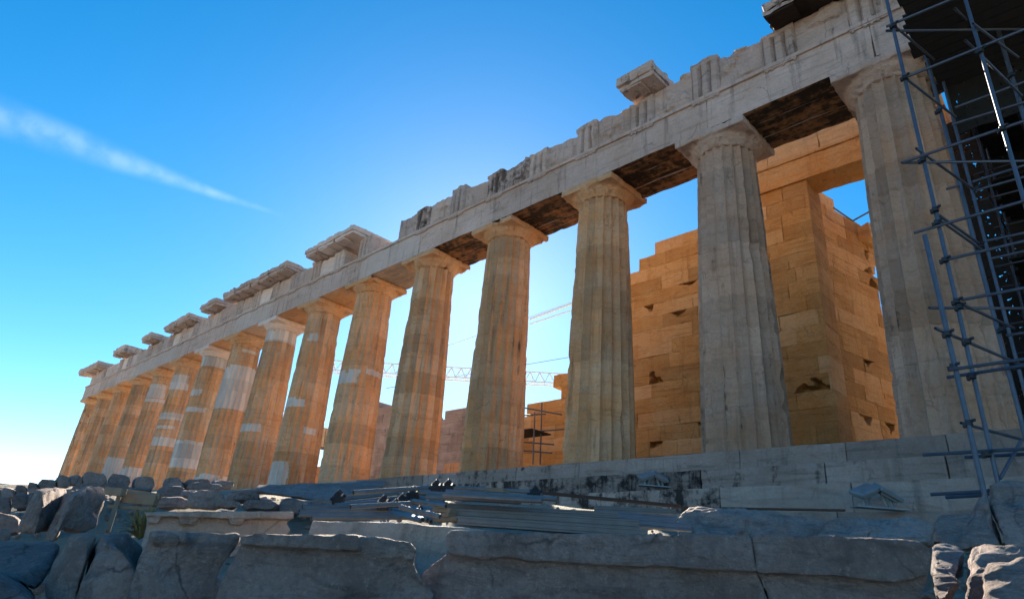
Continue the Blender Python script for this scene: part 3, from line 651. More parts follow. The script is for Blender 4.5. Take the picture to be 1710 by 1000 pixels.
# ---- loose stones: (outline, distance, thickness, label)
def boxo(x0, y0, x1, y1, s=0):
    r = random.Random(int(x0*7+y0)+s); w_, h_ = x1-x0, y1-y0; j = lambda k: r.uniform(-.09, .09)*k
    return [(x0+w_*.06, y0+h_*.25+j(h_)), (x0+w_*.22, y0+j(h_)), (x0+w_*.75, y0+j(h_)), (x1-w_*.05, y0+h_*.22+j(h_)), (x1, y1-h_*.3), (x1-w_*.12, y1), (x0+w_*.12, y1+j(h_)), (x0, y1-h_*.3)]
rim = [(-25, 811, 2, 830), (0, 812, 24, 828), (22, 808, 46, 826), (44, 803, 66, 824), (62, 797, 96, 815), (94, 792, 120, 811), (116, 790, 140, 808), (136, 785, 179, 808), (180, 788, 220, 809), (224, 792, 262, 813), (268, 794, 306, 816), (306, 798, 352, 812), (352, 801, 392, 812)]
adj = ['at the very edge of the photo', 'second from the edge', 'third from the edge', 'fourth from the edge', 'under the corner column, long and low', 'small and dark, below the corner column', 'small with rough speckled face', 'long dark one with a flat top', 'square, below the first white column foot', 'square, below the second white column foot', 'square dark one right of the last square stones', 'flat and low, right of the square stones', 'flat thin piece at the right end of the row']
for i, (x0, y0, x1, y1) in enumerate(rim):
    o = boxo(x0, y0, x1, y1+3, i)
    block('rubble_stone', 'squared stone on the rubble crest, '+adj[i], 'stone', [('p', o, 11.5, .5, random.uniform(-8, 8))], .03, M_ROCK if i % 2 else M_ROCK2, .018, 2.5, .08, 'squared stones along the rubble crest')
row2 = [(118, 806, 178, 836, 9.6, 'wide squared block behind the two tilted blocks'), (-25, 880, 24, 906, 5.6, 'squared pale block end at the far left, above the dark slab'), (-20, 826, 20, 860, 9.5, 'broad stone at the left edge below the crest'), (18, 824, 52, 850, 9.3, 'bluish flat stone left of the pale tilted block'), (48, 820, 82, 846, 9.0, 'stone tucked behind the pale tilted block'),
        (-20, 853, 38, 893, 7.2, 'rounded boulder at the left edge beside the pale tilted block'), (176, 806, 216, 822, 10.5, 'small stone under the crest beside the timber frame'), (224, 811, 258, 824, 10.5, 'brown stone directly under the crest, above the timber frame'),
        (260, 812, 314, 832, 10.2, 'grey flat stone right of the timber frame'), (256, 828, 316, 848, 9.2, 'dark low stone just above the cornice block'),
        (318, 818, 378, 849, 8.6, 'big rounded boulder behind the cornice block'), (360, 833, 404, 849, 8.4, 'orange tinted round stone beside the big boulder'), (376, 819, 432, 836, 9.0, 'bluish wedge stone behind the orange stone'),
        (404, 834, 464, 850, 8.2, 'low bluish stone behind the right end of the cornice block'), (462, 829, 520, 856, 8.3, 'blue shadowed boulder left of the pipe pile'), (512, 834, 566, 850, 8.6, 'flat stone touching the left end of the pipe pile'),
        (312, 806, 372, 820, 10.2, 'flat slab stone below the steps, above the big boulder'), (300, 816, 336, 830, 9.6, 'small grey stone left of the big boulder')]
for i, (x0, y0, x1, y1, D, lb) in enumerate(row2):
    block('rubble_stone', lb, 'stone', [('p', boxo(x0, y0, x1, y1, 50+i), D, .45, random.uniform(-10, 10))], .024, M_ROCK if i in (1, 5, 7, 10, 11) else M_ROCK2, .016, 2.8, .09, 'loose stones below the steps')
block('flat_slab', 'long flat grey slab jutting over a dark hollow below the steps', 'marble slab', [('h', [(428, 809, 10.6), (560, 806, 10.8), (650, 801, 10.9), (640, 812, 10.2), (560, 834, 9.0), (535, 836, 8.9), (425, 820, 9.8)], .5)], .03, M_ROCK2, .012, 3, .04)
# ---- carved cornice block lying behind the front row
cbm = MB()
prism_into(cbm, [(240, 852), (490, 854), (490, 866), (240, 863)], 5.0, .7, 0, .07, (370, 860))
prism_into(cbm, [(243, 862), (488, 864), (478, 872), (486, 885), (470, 900), (440, 930), (230, 930), (238, 890)], 5.0, .65, 0, 0, (370, 860))
for a, b_ in ((243, 268), (298, 330), (382, 408)):
    prism_into(cbm, [(a, 863), (b_, 863), (b_, 870), (a, 870)], 5.0, .2, 0, .05, (370, 860))
    for g in range(5):
        u0 = a+2+g*(b_-a-4)/5; prism_into(cbm, [(u0, 868), (u0+2.6, 868), (u0+2.2, 876), (u0+.4, 876)], 5.0, .12, 0, .045, (370, 860))
tag(remesh(cbm, .009, 'carved_cornice', M_NEW if 0 else M_ARCH, None, .004, 6, 5, 35, .02), 'carved cornice block with rows of small pegs, lying behind the front row', 'marble block')
block('marble_slab', 'upright sawn slab with a straight top edge below the pipe pile', 'marble slab', [('p', [(520, 867), (600, 869), (700, 874), (762, 879), (840, 885), (840, 1060), (500, 1060), (514, 890)], 4.3, .22, 0, 0, (600, 870))], .016, M_ARCH, .004, 4, .02)
# ---- long rough rocks right of the beams
block('rough_rock', 'long rough rock with a smooth top, right of the metal beams', 'rock', [('h', [(1128, 851, 7.6), (1150, 843, 7.9), (1230, 848, 7.8), (1310, 856, 7.7), (1376, 863, 7.5), (1385, 905, 7.3), (1130, 900, 7.2)], .8)], .026, M_ROCK, .03, 3.2, .10, 'rough rocks behind the front row')
block('rough_rock', 'long low rough rock with a pale ridge, in front of the double lamp', 'rock', [('h', [(1372, 868, 7.4), (1420, 863, 7.5), (1480, 861, 7.5), (1540, 868, 7.4), (1558, 876, 7.3), (1560, 905, 7.1), (1365, 905, 7.1)], .8)], .026, M_ROCK, .035, 3.2, .10, 'rough rocks behind the front row')
block('angular_rock', 'jagged rock with a flat left shoulder, left of the tall rounded one', 'rock', [
    ('h', [(1558, 863, 5.3), (1575, 858, 5.4), (1624, 857, 5.3), (1640, 905, 5.0), (1575, 915, 5.0), (1560, 895, 5.1)], .5),
    ('h', [(1622, 860, 5.2), (1632, 836, 5.3), (1645, 822, 5.3), (1655, 850, 5.1), (1676, 915, 4.9), (1600, 915, 4.9)], .5)], .02, M_ROCK, .018, 4, .08, 'pale rocks at the right edge')
block('angular_rock', 'tall rounded rock at the right edge below the scaffold', 'rock', [
    ('h', [(1650, 806, 5.6), (1680, 801, 5.7), (1720, 803, 5.7), (1760, 815, 5.7), (1760, 925, 5.2), (1680, 915, 5.1), (1662, 870, 5.2), (1647, 832, 5.4)], .7)], .022, M_ROCK, .016, 4, .07, 'pale rocks at the right edge')
block('angular_rock', 'broken rock in the bottom right corner with a sunlit edge', 'rock', [
    ('h', [(1624, 912, 4.2), (1700, 903, 4.3), (1760, 906, 4.3), (1760, 1080, 3.6), (1600, 1080, 3.6), (1606, 1000, 3.7), (1628, 940, 3.9)], .6),
    ('h', [(1640, 935, 3.8), (1700, 925, 3.8), (1760, 930, 3.8), (1760, 1080, 3.4), (1640, 1080, 3.4)], .5)], .016, M_ROCK, .02, 5, .10, 'pale rocks at the right edge')
block('angular_rock', 'small dark rock filling the gap beside the end of the moulded block', 'rock', [
    ('h', [(1552, 906, 4.6), (1590, 904, 4.6), (1612, 916, 4.5), (1610, 950, 4.3), (1590, 1000, 3.9), (1560, 1000, 3.9)], .5)], .02, M_ROCK2, .02, 4, .08, 'pale rocks at the right edge')
# ---- pile of scaffold tubes
def pipe(p, q_, label, r=.026, mat=None, name='scaffold_pipe', group='loose scaffold pipes in the pile'):
    mb = MB(); tube(mb, p, q_, r, 10); return tag(mb.build(name, mat or M_TUBE2), label, 'pipe', group)
left = [((560, 828), (738, 811)), ((566, 834), (728, 818)), ((575, 840), (722, 825)), ((560, 843), (700, 834)), ((505, 847), (690, 842)), ((500, 853), (690, 850)), ((498, 859), (700, 858)), ((520, 864), (712, 864)), ((590, 822), (700, 815)), ((585, 846), (716, 838))]
for i, ((a, b_), (c, d)) in enumerate(left):
    pipe(at_d(a, b_, 6.6-.13*i), at_d(c, d, 7.1-.13*i), ['topmost pipe of the left fan, rising to the peak', 'second pipe from the top in the left fan', 'third pipe down in the left fan', 'middle pipe of the left fan, partly covered', 'long pipe reaching far left in the pile', 'pipe with a pale end lowest but two at left', 'pale pipe end resting by the carved cornice', 'lowest pipe of the left fan above the sawn slab', 'short pipe lying highest at the left', 'short crossing pipe inside the left fan'][i], .02)
right = [((735, 812), (905, 822)), ((672, 821), (860, 829)), ((676, 827), (746, 841)), ((665, 834), (744, 848)), ((659, 841), (731, 858)), ((657, 850), (724, 865)), ((653, 857), (703, 869)), ((700, 822), (880, 833)), ((712, 829), (870, 838)), ((690, 836), (745, 845)), ((745, 820), (930, 833)), ((740, 826), (905, 836)), ((668, 846), (735, 862))]
for i, ((a, b_), (c, d)) in enumerate(right):
    pipe(at_d(a, b_, 6.9-.12*i), at_d(c, d, 6.45-.1*i), ['pipe along the top of the pile running to the right', 'second highest pipe running right, long', 'steep pipe below the peak, upper one', 'steep pipe below the peak, second one', 'pipe sloping down right, ending over the slab', 'lower pipe sloping down right', 'lowest short pipe sloping down right', 'long sunlit pipe right of the peak', 'long pipe just under the sunlit one', 'short pipe stub beside the first beam', 'pale sunlit pipe reaching farthest right', 'pale pipe between the sunlit ones', 'pipe hidden deep in the right fan'][i], .02)
r = random.Random(2)
for i in range(12):
    t_ = r.uniform(0, 1); a, b_ = 672-18*t_+r.uniform(-4, 4), 823+34*t_; L_ = r.uniform(60, 90)-15*t_
    pipe(at_d(a, b_, 6.75-.5*t_), at_d(a+L_, b_+14+r.uniform(-2, 2), 6.3-.5*t_), 'loose pipe lying among its neighbours in the right fan of the pile', .019)
for i in range(9):
    t_ = r.uniform(0, 1); a, b_ = 700+r.uniform(-12, 12), 820+40*t_; L_ = r.uniform(90, 170)
    pipe(at_d(a, b_, 6.95-.5*t_), at_d(a-L_, b_+12-12*t_+r.uniform(-2, 2), 6.6-.5*t_), 'loose pipe lying among its neighbours in the left fan of the pile', .019)
for i in range(9):
    u, v = [(728, 815), (690, 826), (672, 838), (660, 848), (565, 833), (748, 815), (893, 825), (640, 842), (700, 860)][i]
    mb = MB(); c = at_d(u, v, 6.55-.05*i); obox(mb, c, (AR, AU, AF), (.05, .04, .045)); obox(mb, c+AU*.05, (AR+AU, AU-AR, AF), (.03, .025, .03)); tube(mb, c-AR*.07, c+AR*.07+AU*.03, .012, 6)
    tag(mb.build('pipe_clamp', M_CLAMP), ['dark clamp at the peak of the pipe pile', 'dark clamp left of the peak on the pipes', 'dark clamp in the middle of the fan', 'dark clamp low in the fan', 'dark clamp at the left pipe ends', 'dark clamp just right of the peak', 'dark clamp on the far right pipe ends', 'dark clamp on the left fan', 'dark clamp on the lowest pipes above the slab'][i], 'clamp', 'clamps on the loose pipes')
# ---- aluminium beams
def beam(a, b_, Da, Db, hpx, label, mat, name='metal_beam', depth=.16, group='metal beams lying behind the front blocks'):
    p = at_d(a[0], a[1], Da); q_ = at_d(b_[0], b_[1], Db); hh = hpx/FPX*(Da+Db)/2*1.0
    mb = MB(); d = q_-p; l = np.linalg.norm(d); d /= l; s = np.cross(d, [0, 0, 1]); s /= np.linalg.norm(s); t = np.cross(s, d); c = (p+q_)/2-t*hh/2
    # C-section: top flange, bottom flange, web, open end
    obox(mb, c+t*(hh/2-.008), (d, s, t), (l/2, depth/2, .008)); obox(mb, c-t*(hh/2-.008), (d, s, t), (l/2, depth/2, .008))
    obox(mb, c-s*(-depth*.485), (d, s, t), (l/2-.004, .006, hh/2-.017)); obox(mb, c+s*(-depth*.485), (d, s, t), (l/2-.004, .006, hh/2-.017))
    for k in (-1, 1): obox(mb, c+d*(l/2-.05)*k, (d, s, t), (.012, depth*.3, hh/2-.02))
    return tag(mb.build(name, mat), label, 'beam', group)
beam((743, 841), (1030, 856), 6.0, 6.0, 9, 'topmost pale metal beam with an open box end', M_BEAM)
beam((760, 850), (1065, 869), 5.8, 5.8, 13, 'second metal beam down, thick, below the topmost', M_BEAM)
beam((766, 862), (1080, 884), 5.55, 5.55, 13, 'lowest metal beam, touching the front block', M_BEAM)
beam((993, 845), (1128, 851), 6.7, 6.7, 8, 'short white metal beam at the right end of the stack', M_BEAM)
beam((1000, 853), (1130, 862), 6.5, 6.5, 12, 'short blue-grey beam under the white one', M_TUBE)
beam((1040, 864), (1155, 874), 6.2, 6.2, 12, 'dark beam lying lowest against the rough rock', M_TUBE)
beam((832, 822), (905, 824), 7.4, 7.4, 5, 'thin short beam beside the far clamps', M_TUBE2, depth=.07)
beam((835, 828), (906, 830), 7.2, 7.2, 5, 'thin short beam below its twin beside the far clamps', M_TUBE2, depth=.07)
beam((908, 820), (1135, 842), 8.4, 7.6, 5, 'long rusty beam leaning along the dark steps', M_RUST, 'rusty_beam', .06)
beam((1120, 845), (1410, 850), 8.6, 9.2, 3, 'thin black bar lying above the rough rocks', M_RUST, 'black_bar', .05)
for i, (a, b_, lb) in enumerate((((728, 851), (757, 853), 'small wood offcut jammed beside the beams'), ((732, 860), (755, 860), 'second wood offcut below the first'), ((728, 868), (768, 866), 'thin wood lath resting on the sawn slab'), ((818, 818), (846, 820), 'short plank piece on top of the pipes'))):
    mb = MB(); sweep(mb, (at_d(*a, 5.7), at_d(*b_, 5.6)), .1, .035); tag(mb.build('wood_offcut', M_WOOD), lb, 'wood piece', 'wood offcuts among the pipes')
# ---- timber frame and weed at left
tf = empty('timber_frame', tuple(at_d(215, 880, 7.0)), 'old grey timber frame leaning in the dark hollow between stones', 'timber frame')
for nm, a, b_, w_ in (('post', (201, 821), (180, 888), .045), ('post', (263, 828), (250, 872), .05), ('post', (236, 832), (222, 880), .04), ('rail', (178, 819), (207, 822), .07), ('rail', (208, 820), (268, 829), .05), ('rail', (206, 831), (262, 836), .09), ('rail', (180, 845), (262, 850), .03)):
    mb = MB(); sweep(mb, (at_d(*a, 7.2), at_d(*b_, 7.0)), w_*.8, w_); mb.build(nm, M_WOOD, tf)
mb = MB(); r = random.Random(5); base = at_d(232, 900, 5.9)
for i in range(170):
    a = r.uniform(0, 6.28); l = r.uniform(.08, .26); top_ = base+np.array([math.cos(a)*l*.8, math.sin(a)*l*.8, r.uniform(.02, .26)]); s = np.array([-math.sin(a), math.cos(a), .2])*r.uniform(.004, .012)
    m_ = (base+top_)/2+np.array([0, 0, .04]); mb.add([base-s*.3, base+s*.3, m_+s, top_, m_-s], [(0, 1, 2, 4), (4, 2, 3)])
tag(mb.build('dry_weed', M_WEED), 'small dry weed growing in the hollow beside the carved cornice', 'weed')
# ---- double floodlights on the lowest step
def flood(u0, v0, wpx, Y, label):
    c0 = at_y(u0, v0, Y); f = FPX/np.dot(c0-CAM, AF); W = wpx/f            # metres
    right_ = np.array([RH[0], RH[1], 0]); up = np.array([0, 0, 1.]); fw = np.array([FH[0], FH[1], 0])
    root = empty('floodlight', tuple(c0), label, 'floodlight', 'double floodlights on the steps')
    for s_ in (-1, 1):
        c = c0+right_*W*.25*s_+up*W*.36; a = math.radians(24)*s_
        x_ = right_*math.cos(a)-up*math.sin(a)+fw*.15; x_ /= np.linalg.norm(x_); z_ = up*math.cos(a)+right_*math.sin(a)-fw*.45; z_ -= x_*(z_@x_); z_ /= np.linalg.norm(z_); y_ = np.cross(z_, x_)
        mb = MB(); obox(mb, c, (x_, y_, z_), (W*.27, W*.2, W*.05), bev=W*.02); obox(mb, c-z_*W*.07, (x_, y_, z_), (W*.2, W*.15, W*.04)); o = mb.build('lamp_head', M_LAMP, root)
        mb = MB(); obox(mb, c-z_*W*.115, (x_, y_, z_), (W*.17, W*.12, W*.006)); mb.build('lens', M_GLASS, o)
        for t_ in (-.5, .5):
            mb = MB(); sweep(mb, (c-z_*W*.1+x_*W*.2*t_, c0+right_*W*(.25*s_+.12*t_)+up*.01), W*.06, W*.06); mb.build('leg', M_LAMP, root)
    mb = MB(); obox(mb, c0+up*.005, (right_, fw, up), (W*.55, W*.15, .012)); mb.build('base_plate', M_LAMP, root)
flood(1468, 849, 78, -3.0, 'double hooded floodlight on the low ledge, nearer one at right')
flood(1092, 812, 48, -2.2, 'double hooded floodlight on the steps, farther one at centre')
# ---- pigeon on the lone cornice block
mb = MB(); pc = at_y(1067, 107, -1.2)
bm = bmesh.new(); bmesh.ops.create_uvsphere(bm, u_segments=12, v_segments=8, radius=1)
for v in bm.verts: x_, y_, z_ = v.co; v.co = Vector((x_*.13-(.05 if x_ < -.6 else 0), y_*.06, z_*.065+x_*.03))
bmesh.ops.create_uvsphere(bm, u_segments=8, v_segments=6, radius=.035, matrix=Matrix.Translation((.11, 0, .09))); bmesh.ops.create_cone(bm, segments=6, radius1=.012, radius2=0, depth=.04, matrix=Matrix.Translation((.155, 0, .09)) @ Matrix.Rotation(math.pi/2, 4, 'Y'))
bmesh.ops.create_cone(bm, segments=8, radius1=.05, radius2=.03, depth=.1, matrix=Matrix.Translation((.08, 0, .05)))
bm.verts.index_update(); mb.add([list(np.array(v.co)+[pc[0], pc[1], 11.83]) for v in bm.verts], [tuple(v.index for v in f.verts) for f in bm.faces]); bm.free()
tag(mb.build('pigeon', M_BIRD), 'small pigeon perched on the lone cornice block', 'pigeon')
# ================================================================ SCAFFOLD AT THE RIGHT
sc1 = empty('front_scaffold', (7.5, -3.5, -1.5), 'tall steel tube scaffold standing in front of the right end column', 'scaffolding')
YF, YB = -4.3, -2.3
def tpart(nm, p, q_, r=.03, mat=None, par=None):
    mb = MB(); tube(mb, p, q_, r, 8); return mb.build(nm, mat or M_TUBE, par if par is not None else sc1)
def coupler(c, par=None):
    mb = MB(); obox(mb, c, ((1, .2, 0), (-.2, 1, 0), (0, 0, 1)), (.042, .042, .036)); obox(mb, np.array(c)+[.05, -.03, .02], ((1, 1, .4), (-1, 1, 0), (0, .4, 1)), (.024, .034, .024)); obox(mb, np.array(c)+[-.05, -.02, -.03], ((1, 0, 0), (0, 1, 0), (0, 0, 1)), (.02, .03, .03)); mb.build('coupler', M_CLAMP, par if par is not None else sc1)
def vert(px, Y, z0, z1, r=.03, nm='standard'):
    P = [at_y(u, v, Y) for u, v in px]; 
    z = np.array([p[2] for p in P]); x = np.array([p[0] for p in P]); A_ = np.polyfit(z, x, 1)
    return tpart(nm, (A_[0]*z0+A_[1], Y, z0), (A_[0]*z1+A_[1], Y, z1), r)
STD = [([(1482, 5), (1511, 130), (1562, 353), (1590, 480), (1624, 624), (1666, 796)], YF, -1.9, 9.2, .029),
       ([(1583, 562), (1617, 708), (1643, 822)], YF-.35, -2.0, 2.2, .033),
       ([(1613, 0), (1636, 82), (1674, 216), (1708, 324)], YF, -1.9, 9.2, .029),
       ([(1545, 84), (1583, 240), (1617, 360), (1646, 480), (1708, 708)], YB, -1.6, 9.4, .035),
       ([(1602, 240), (1634, 355), (1665, 480)], YB+.9, -1.5, 9.2, .03),
       ([(1670, 65), (1689, 120), (1708, 192)], YB, -1.6, 9.4, .035)]
for s_ in STD: vert(*s_)
LED = [((1480, 45), (1600, -5), YF), ((1516, 128), (1730, 42), YF), ((1590, 243), (1730, 196), YF), ((1506, 272), (1610, 236), YF), ((1624, 304), (1730, 270), YB), ((1630, 318), (1730, 290), YB), ((1526, 389), (1730, 330), YF), ((1571, 436), (1730, 398), YF), ((1580, 316), (1602, 310), YB),
       ((1605, 501), (1730, 477), YF), ((1586, 617), (1730, 597), YF-.35), ((1581, 630), (1730, 607), YF), ((1541, 759), (1730, 748), YF), ((1611, 763), (1730, 757), YF+.3), ((1554, 825), (1650, 820), YF), ((1579, 830), (1650, 826), YF+.4),
       ((1595, 180), (1730, 130), YB), ((1590, 208), (1730, 165), YB), ((1648, 402), (1730, 385), YB), ((1655, 432), (1730, 415), YB), ((1680, 560), (1730, 553), YB)]
for a, b_, Y in LED: tpart('ledger', at_y(*a, Y-.05), at_y(*b_, Y-.05), .024)
# horizontal tubes set askew, and transoms running back to the inner row
def cross(a, Ya, b_, Yb, r=.023, nm='transom'): tpart(nm, at_y(*a, Ya), at_y(*b_, Yb), r)
for a, Ya, b_, Yb in (((1480, 52), YF, (1730, 49), YB+.4), ((1506, 272), YF-.1, (1720, 269), YB), ((1552, 514), YF-.1, (1730, 515), YB), ((1530, 248), YF-.2, (1628, 318), YB+.1), ((1562, 355), YF, (1638, 409), YB), ((1566, 365), YF, (1640, 418), YB),
        ((1516, 134), YF, (1596, 196), YB), ((1495, 45), YF, (1560, 100), YB), ((1605, 507), YF, (1693, 548), YB), ((1562, 548), YF-.6, (1712, 612), YB), ((1605, 706), YF-.1, (1730, 740), YB), ((1625, 40), YF-.2, (1700, 96), YB), ((1595, 15), YF-.1, (1620, 40), YB), ((1612, 68), YF-.1, (1636, 90), YB), ((1640, 95), YF, (1706, 160), YB)): cross(a, Ya, b_, Yb)
cross((1670, 799), YF, (1706, 735), YF+.2, nm='brace')
for u, v, Y in ((1493, 43, YF), (1511, 130, YF), (1541, 267, YF), (1562, 350, YF), (1565, 372, YF), (1578, 434, YF), (1598, 503, YF), (1603, 512, YF), (1592, 612, YF-.3), (1624, 628, YF), (1618, 706, YF-.3), (1649, 757, YF), (1645, 822, YF), (1583, 557, YF-.4), (1632, 315, YB), (1636, 410, YB), (1673, 550, YB), (1568, 186, YB), (1637, 85, YF), (1674, 215, YF), (1616, 570, YF), (1700, 612, YB), (1690, 125, YB)): coupler(at_y(u, v, Y-.04))
# plank decks: seen from below they are black against the sky
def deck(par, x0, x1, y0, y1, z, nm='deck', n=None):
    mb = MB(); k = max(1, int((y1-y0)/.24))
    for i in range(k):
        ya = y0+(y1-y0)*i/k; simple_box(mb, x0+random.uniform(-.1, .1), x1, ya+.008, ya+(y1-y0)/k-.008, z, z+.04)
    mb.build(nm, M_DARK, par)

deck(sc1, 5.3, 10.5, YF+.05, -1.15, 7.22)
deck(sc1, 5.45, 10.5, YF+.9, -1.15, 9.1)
sc2 = empty('inner_scaffold', (6.8, 2.5, 0), 'dense dark scaffold with plank decks filling the porch behind the end column', 'scaffolding')
r = random.Random(11)
def t2(nm, p, q_, rr=.026): tpart(nm, p, q_, rr, M_TUBE, sc2)
for x in (5.62, 6.5, 7.4):
    for y in (1.3, 2.9, 4.6, 6.4, 8.4): t2('standard', (x, y, 0.0), (x+r.uniform(-.03, .03), y, 10.4))
for x in (5.62, 6.5):
    for i in range(11): z = .8+i*.95; t2('ledger', (x-.05, 1.0, z+.05), (x+.05, 8.9, z+r.uniform(-.05, .1)), .024)
for i in range(30):
    y = (1.3, 2.9, 4.6, 6.4, 8.4)[i % 5]; z = .8+(i//5)*1.6+r.uniform(0, .3); t2('transom', (5.3+r.uniform(-.2, .1), y-.06, z), (9.2, y-.06, z+r.uniform(-.05, .05)), .024)
for i in range(16):
    y = r.uniform(1.2, 6.5); z = r.uniform(.5, 8); t2('brace', (5.6+r.uniform(-.1, .5), y, z), (5.7+r.uniform(0, 1.5), y+r.uniform(1, 2.4), z+r.uniform(1.2, 2.2)*r.choice((-1, 1))), .024)
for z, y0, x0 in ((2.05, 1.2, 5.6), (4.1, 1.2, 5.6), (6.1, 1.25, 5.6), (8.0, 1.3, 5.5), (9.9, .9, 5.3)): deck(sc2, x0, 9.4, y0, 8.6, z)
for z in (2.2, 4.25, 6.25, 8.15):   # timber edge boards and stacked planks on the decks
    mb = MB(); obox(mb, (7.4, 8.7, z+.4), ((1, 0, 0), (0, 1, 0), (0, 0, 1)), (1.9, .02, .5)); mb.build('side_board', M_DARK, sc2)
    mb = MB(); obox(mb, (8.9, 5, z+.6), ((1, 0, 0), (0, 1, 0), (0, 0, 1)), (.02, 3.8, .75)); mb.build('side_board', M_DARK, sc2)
# ---- small scaffold inside the ruin, seen between two columns, and a truss tower farther back
sc3 = empty('work_scaffold', (-9.5, 3, 0), 'small work scaffold against the low orange wall inside the temple', 'scaffolding')
def t3(nm, p, q_, rr=.028, m=None): tpart(nm, at_y(*p), at_y(*q_), rr, m or M_TUBE, sc3)
for a, b_, nm in ((((905, 672, 3.2), (902, 775, 3.2)), 0, 'standard'), (((893, 688, 2.6), (890, 775, 2.6)), 0, 'standard'), (((872, 680, 3.0), (938, 692, 3.4)), 0, 'ledger'), (((872, 693, 2.8), (912, 691, 3.2)), 0, 'ledger'), (((874, 722, 3.0), (945, 716, 3.4)), 0, 'ledger'), (((874, 738, 3.0), (925, 742, 3.2)), 0, 'ledger'), (((872, 752, 3.0), (922, 756, 3.2)), 0, 'ledger')): t3(nm, *a)
deck(sc3, -11.8, -9.2, 2.5, 3.6, float(at_y(905, 722, 3.1)[2]))
sc4 = empty('truss_scaffold', (-22, 12, 0), 'pale scaffold tower with crossed braces far inside the ruin', 'scaffolding')
for i in range(5):
    for j in range(2):
        P0 = at_y(722+i*16, 800, 12+j*1.6); z1 = [6.2, 5.4, 5.8, 5.2, 6.4][i]; tpart('standard', (P0[0], P0[1], 0), (P0[0], P0[1], z1), .045, M_TUBE2, sc4)
xs = [float(at_y(722+i*16, 800, 12)[0]) for i in range(5)]
for z in (1.2, 2.4, 3.6, 4.8): tpart('ledger', (xs[0]-.8, 12, z), (xs[-1]+.8, 12, z), .045, M_TUBE2, sc4)
for i in range(4):
    for z in (1.2, 2.4, 3.6): tpart('brace', (xs[i], 12.05, z), (xs[i+1], 12.05, z+1.2), .035, M_TUBE2, sc4); tpart('brace', (xs[i+1], 12.1, z), (xs[i], 12.1, z+1.2), .035, M_TUBE2, sc4)
deck(sc4, xs[0]-.8, xs[-1]+.8, 11.8, 13.6, 4.9)
# ---- construction crane far behind
cr = empty('tower_crane', tuple(at_d(1105, 900, 70)), 'white lattice boom of a construction crane far behind the columns', 'crane')
DC = 70.
def cp(u, v, dd=0): return at_d(u, v, DC+dd)
J0, J1 = cp(545, 620), cp(1105, 652)
# horizontal lattice jib
L_ = np.linalg.norm(J1-J0); d = (J1-J0)/L_; up = np.array([0, 0, 1.]); up = up-d*(up@d); up /= np.linalg.norm(up); sd = np.cross(d, up)
mb = MB(); W = 1.25
n_ = 34
for s_ in (-.5, .5): sweep(mb, (J0+sd*s_*W, J1+sd*s_*W), .12, .12)
sweep(mb, (J0+up*W, J1+up*W), .13, .13)
for i in range(n_):
    a = J0+d*L_*i/n_; b_ = J0+d*L_*(i+1)/n_; m_ = (a+b_)/2+up*W
    for s_ in (-.5, .5): sweep(mb, (a+sd*s_*W, m_), .07, .07); sweep(mb, (b_+sd*s_*W, m_), .07, .07)
    sweep(mb, (a-sd*.5*W, b_+sd*.5*W), .06, .06)
mb.build('boom', M_CRANE, cr)
top_ = cp(1105, 452)
for p_ in ((885, 533), (640, 611)):
    q_ = cp(*p_); mb = MB(); e_ = q_-top_; t_ = ((640-885) and 1); tube(mb, top_, top_+(cp(885, 533)-top_)*1.0 if p_[0] == 885 else J0+d*L_*.2+up*W, .12 if p_[0] == 885 else .04, 6); mb.build('tie_rod', M_CRANE, cr)
mb = MB(); tube(mb, top_-up*1.3, cp(885, 541), .08, 6); mb.build('tie_rod', M_CRANE, cr)
mb = MB(); tube(mb, cp(1000, 588), cp(645, 648), .035, 6); mb.build('cable', M_TUBE2, cr)
mb = MB(); tz_ = float(top_[2])
for sx in (-.8, .8):
    for sy in (-.8, .8): sweep(mb, ((J1[0]+sx, J1[1]+sy, -1.6), (J1[0]+sx*.6, J1[1]+sy*.6, tz_)), .16, .16)
for i in range(20):
    z = -1.6+i*(tz_+1.6)/20
    for sx in (-.75, .75): sweep(mb, ((J1[0]+sx, J1[1]-.75, z), (J1[0]+sx, J1[1]+.75, z+(tz_+1.6)/20)), .07, .07); sweep(mb, ((J1[0]-.75, J1[1]+sx, z), (J1[0]+.75, J1[1]+sx, z+(tz_+1.6)/20)), .07, .07)
mb.build('mast', M_CRANE, cr)
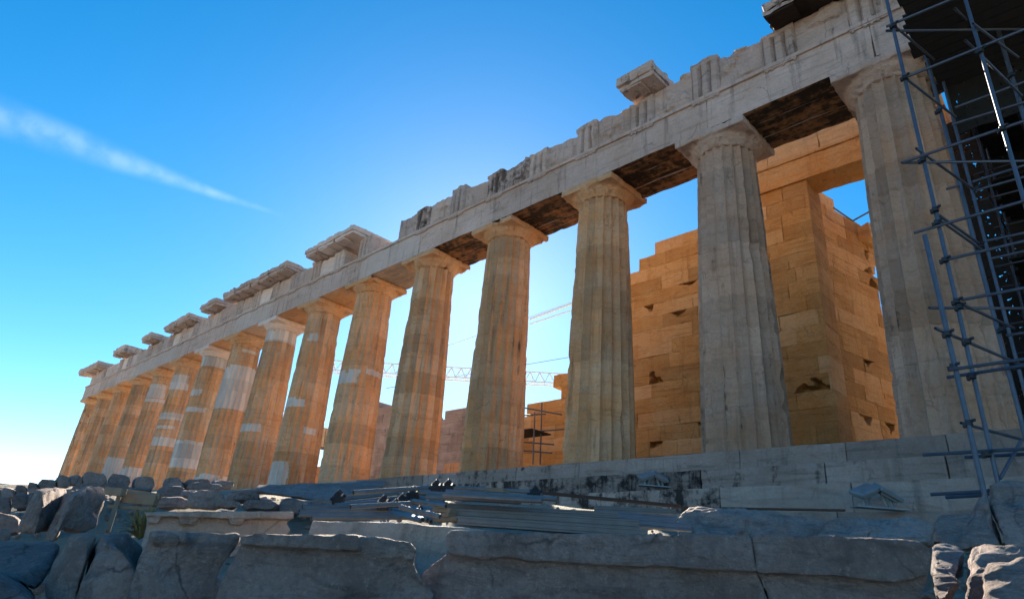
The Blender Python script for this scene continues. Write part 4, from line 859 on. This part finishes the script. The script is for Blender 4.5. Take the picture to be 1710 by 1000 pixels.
# ---- wire stretched from the inner wall to the right
mb = MB(); tube(mb, at_y(1424, 369, 7.5), at_y(1480, 338, 7.0), .03, 6); tube(mb, at_y(1424, 369, 7.5), at_y(1392, 347, 6.5), .03, 6)
tag(mb.build('steel_cable', M_TUBE2), 'thin steel cable stretched over the top of the inner cross wall', 'cable')

# near-black perforated sheets added in the inner scaffold to stand in for shade
m = plain('shade_fill_sheet', (.02, .02, .02), .9); t = m.node_tree; tcn = t.nodes.new('ShaderNodeTexCoord'); vv = t.nodes.new('ShaderNodeTexVoronoi'); vv.inputs['Scale'].default_value = 11; t.links.new(tcn.outputs['Object'], vv.inputs['Vector'])
cr_ = t.nodes.new('ShaderNodeMath'); cr_.operation = 'LESS_THAN'; cr_.inputs[1].default_value = .8; t.links.new(vv.outputs['Distance'], cr_.inputs[0]); t.links.new(cr_.outputs[0], t.nodes['Principled BSDF'].inputs['Alpha'])
mb = MB(); wbox(mb, 4.85, 9.3, 3.5, 3.53, .3, 9.5, .25, .06, .0, 3); mb.build('shade_fill_sheet', m, sc2)
mb = MB(); wbox(mb, 5.3, 9.3, .75, .78, 7.3, 9.2, .25, .05, .0, 4); mb.build('shade_fill_sheet', m, sc2)

# loose chips of marble and gravel in the gaps
mb = MB(); r = random.Random(9); ico = bmesh.new(); bmesh.ops.create_icosphere(ico, subdivisions=1, radius=1); ico.verts.index_update(); IV = np.array([list(v.co) for v in ico.verts]); IF = [tuple(v.index for v in f.verts) for f in ico.faces]; ico.free()
for i in range(1500):
    wf, lat = r.uniform(3.9, 12.5), r.uniform(-.85, .85); p = CAM[:2]+FH*wf+RH*lat*wf; z = float(ground_z(p[0], p[1])); k = r.uniform(.012, .05)*(1+(r.random() < .08)*1.6)
    V = IV*np.array([r.uniform(.7, 1.3), r.uniform(.7, 1.3), r.uniform(.5, .9)])*k; V = V*(1+np.array([[r.uniform(-.22, .22)] for _ in IV])); mb.add(V+[p[0], p[1], z+.05], IF, 0, r.uniform(-1, 1))
tag(mb.build('gravel', M_ROCK, smooth=10), 'loose marble chips and gravel on the ground between the blocks', kind='stuff')
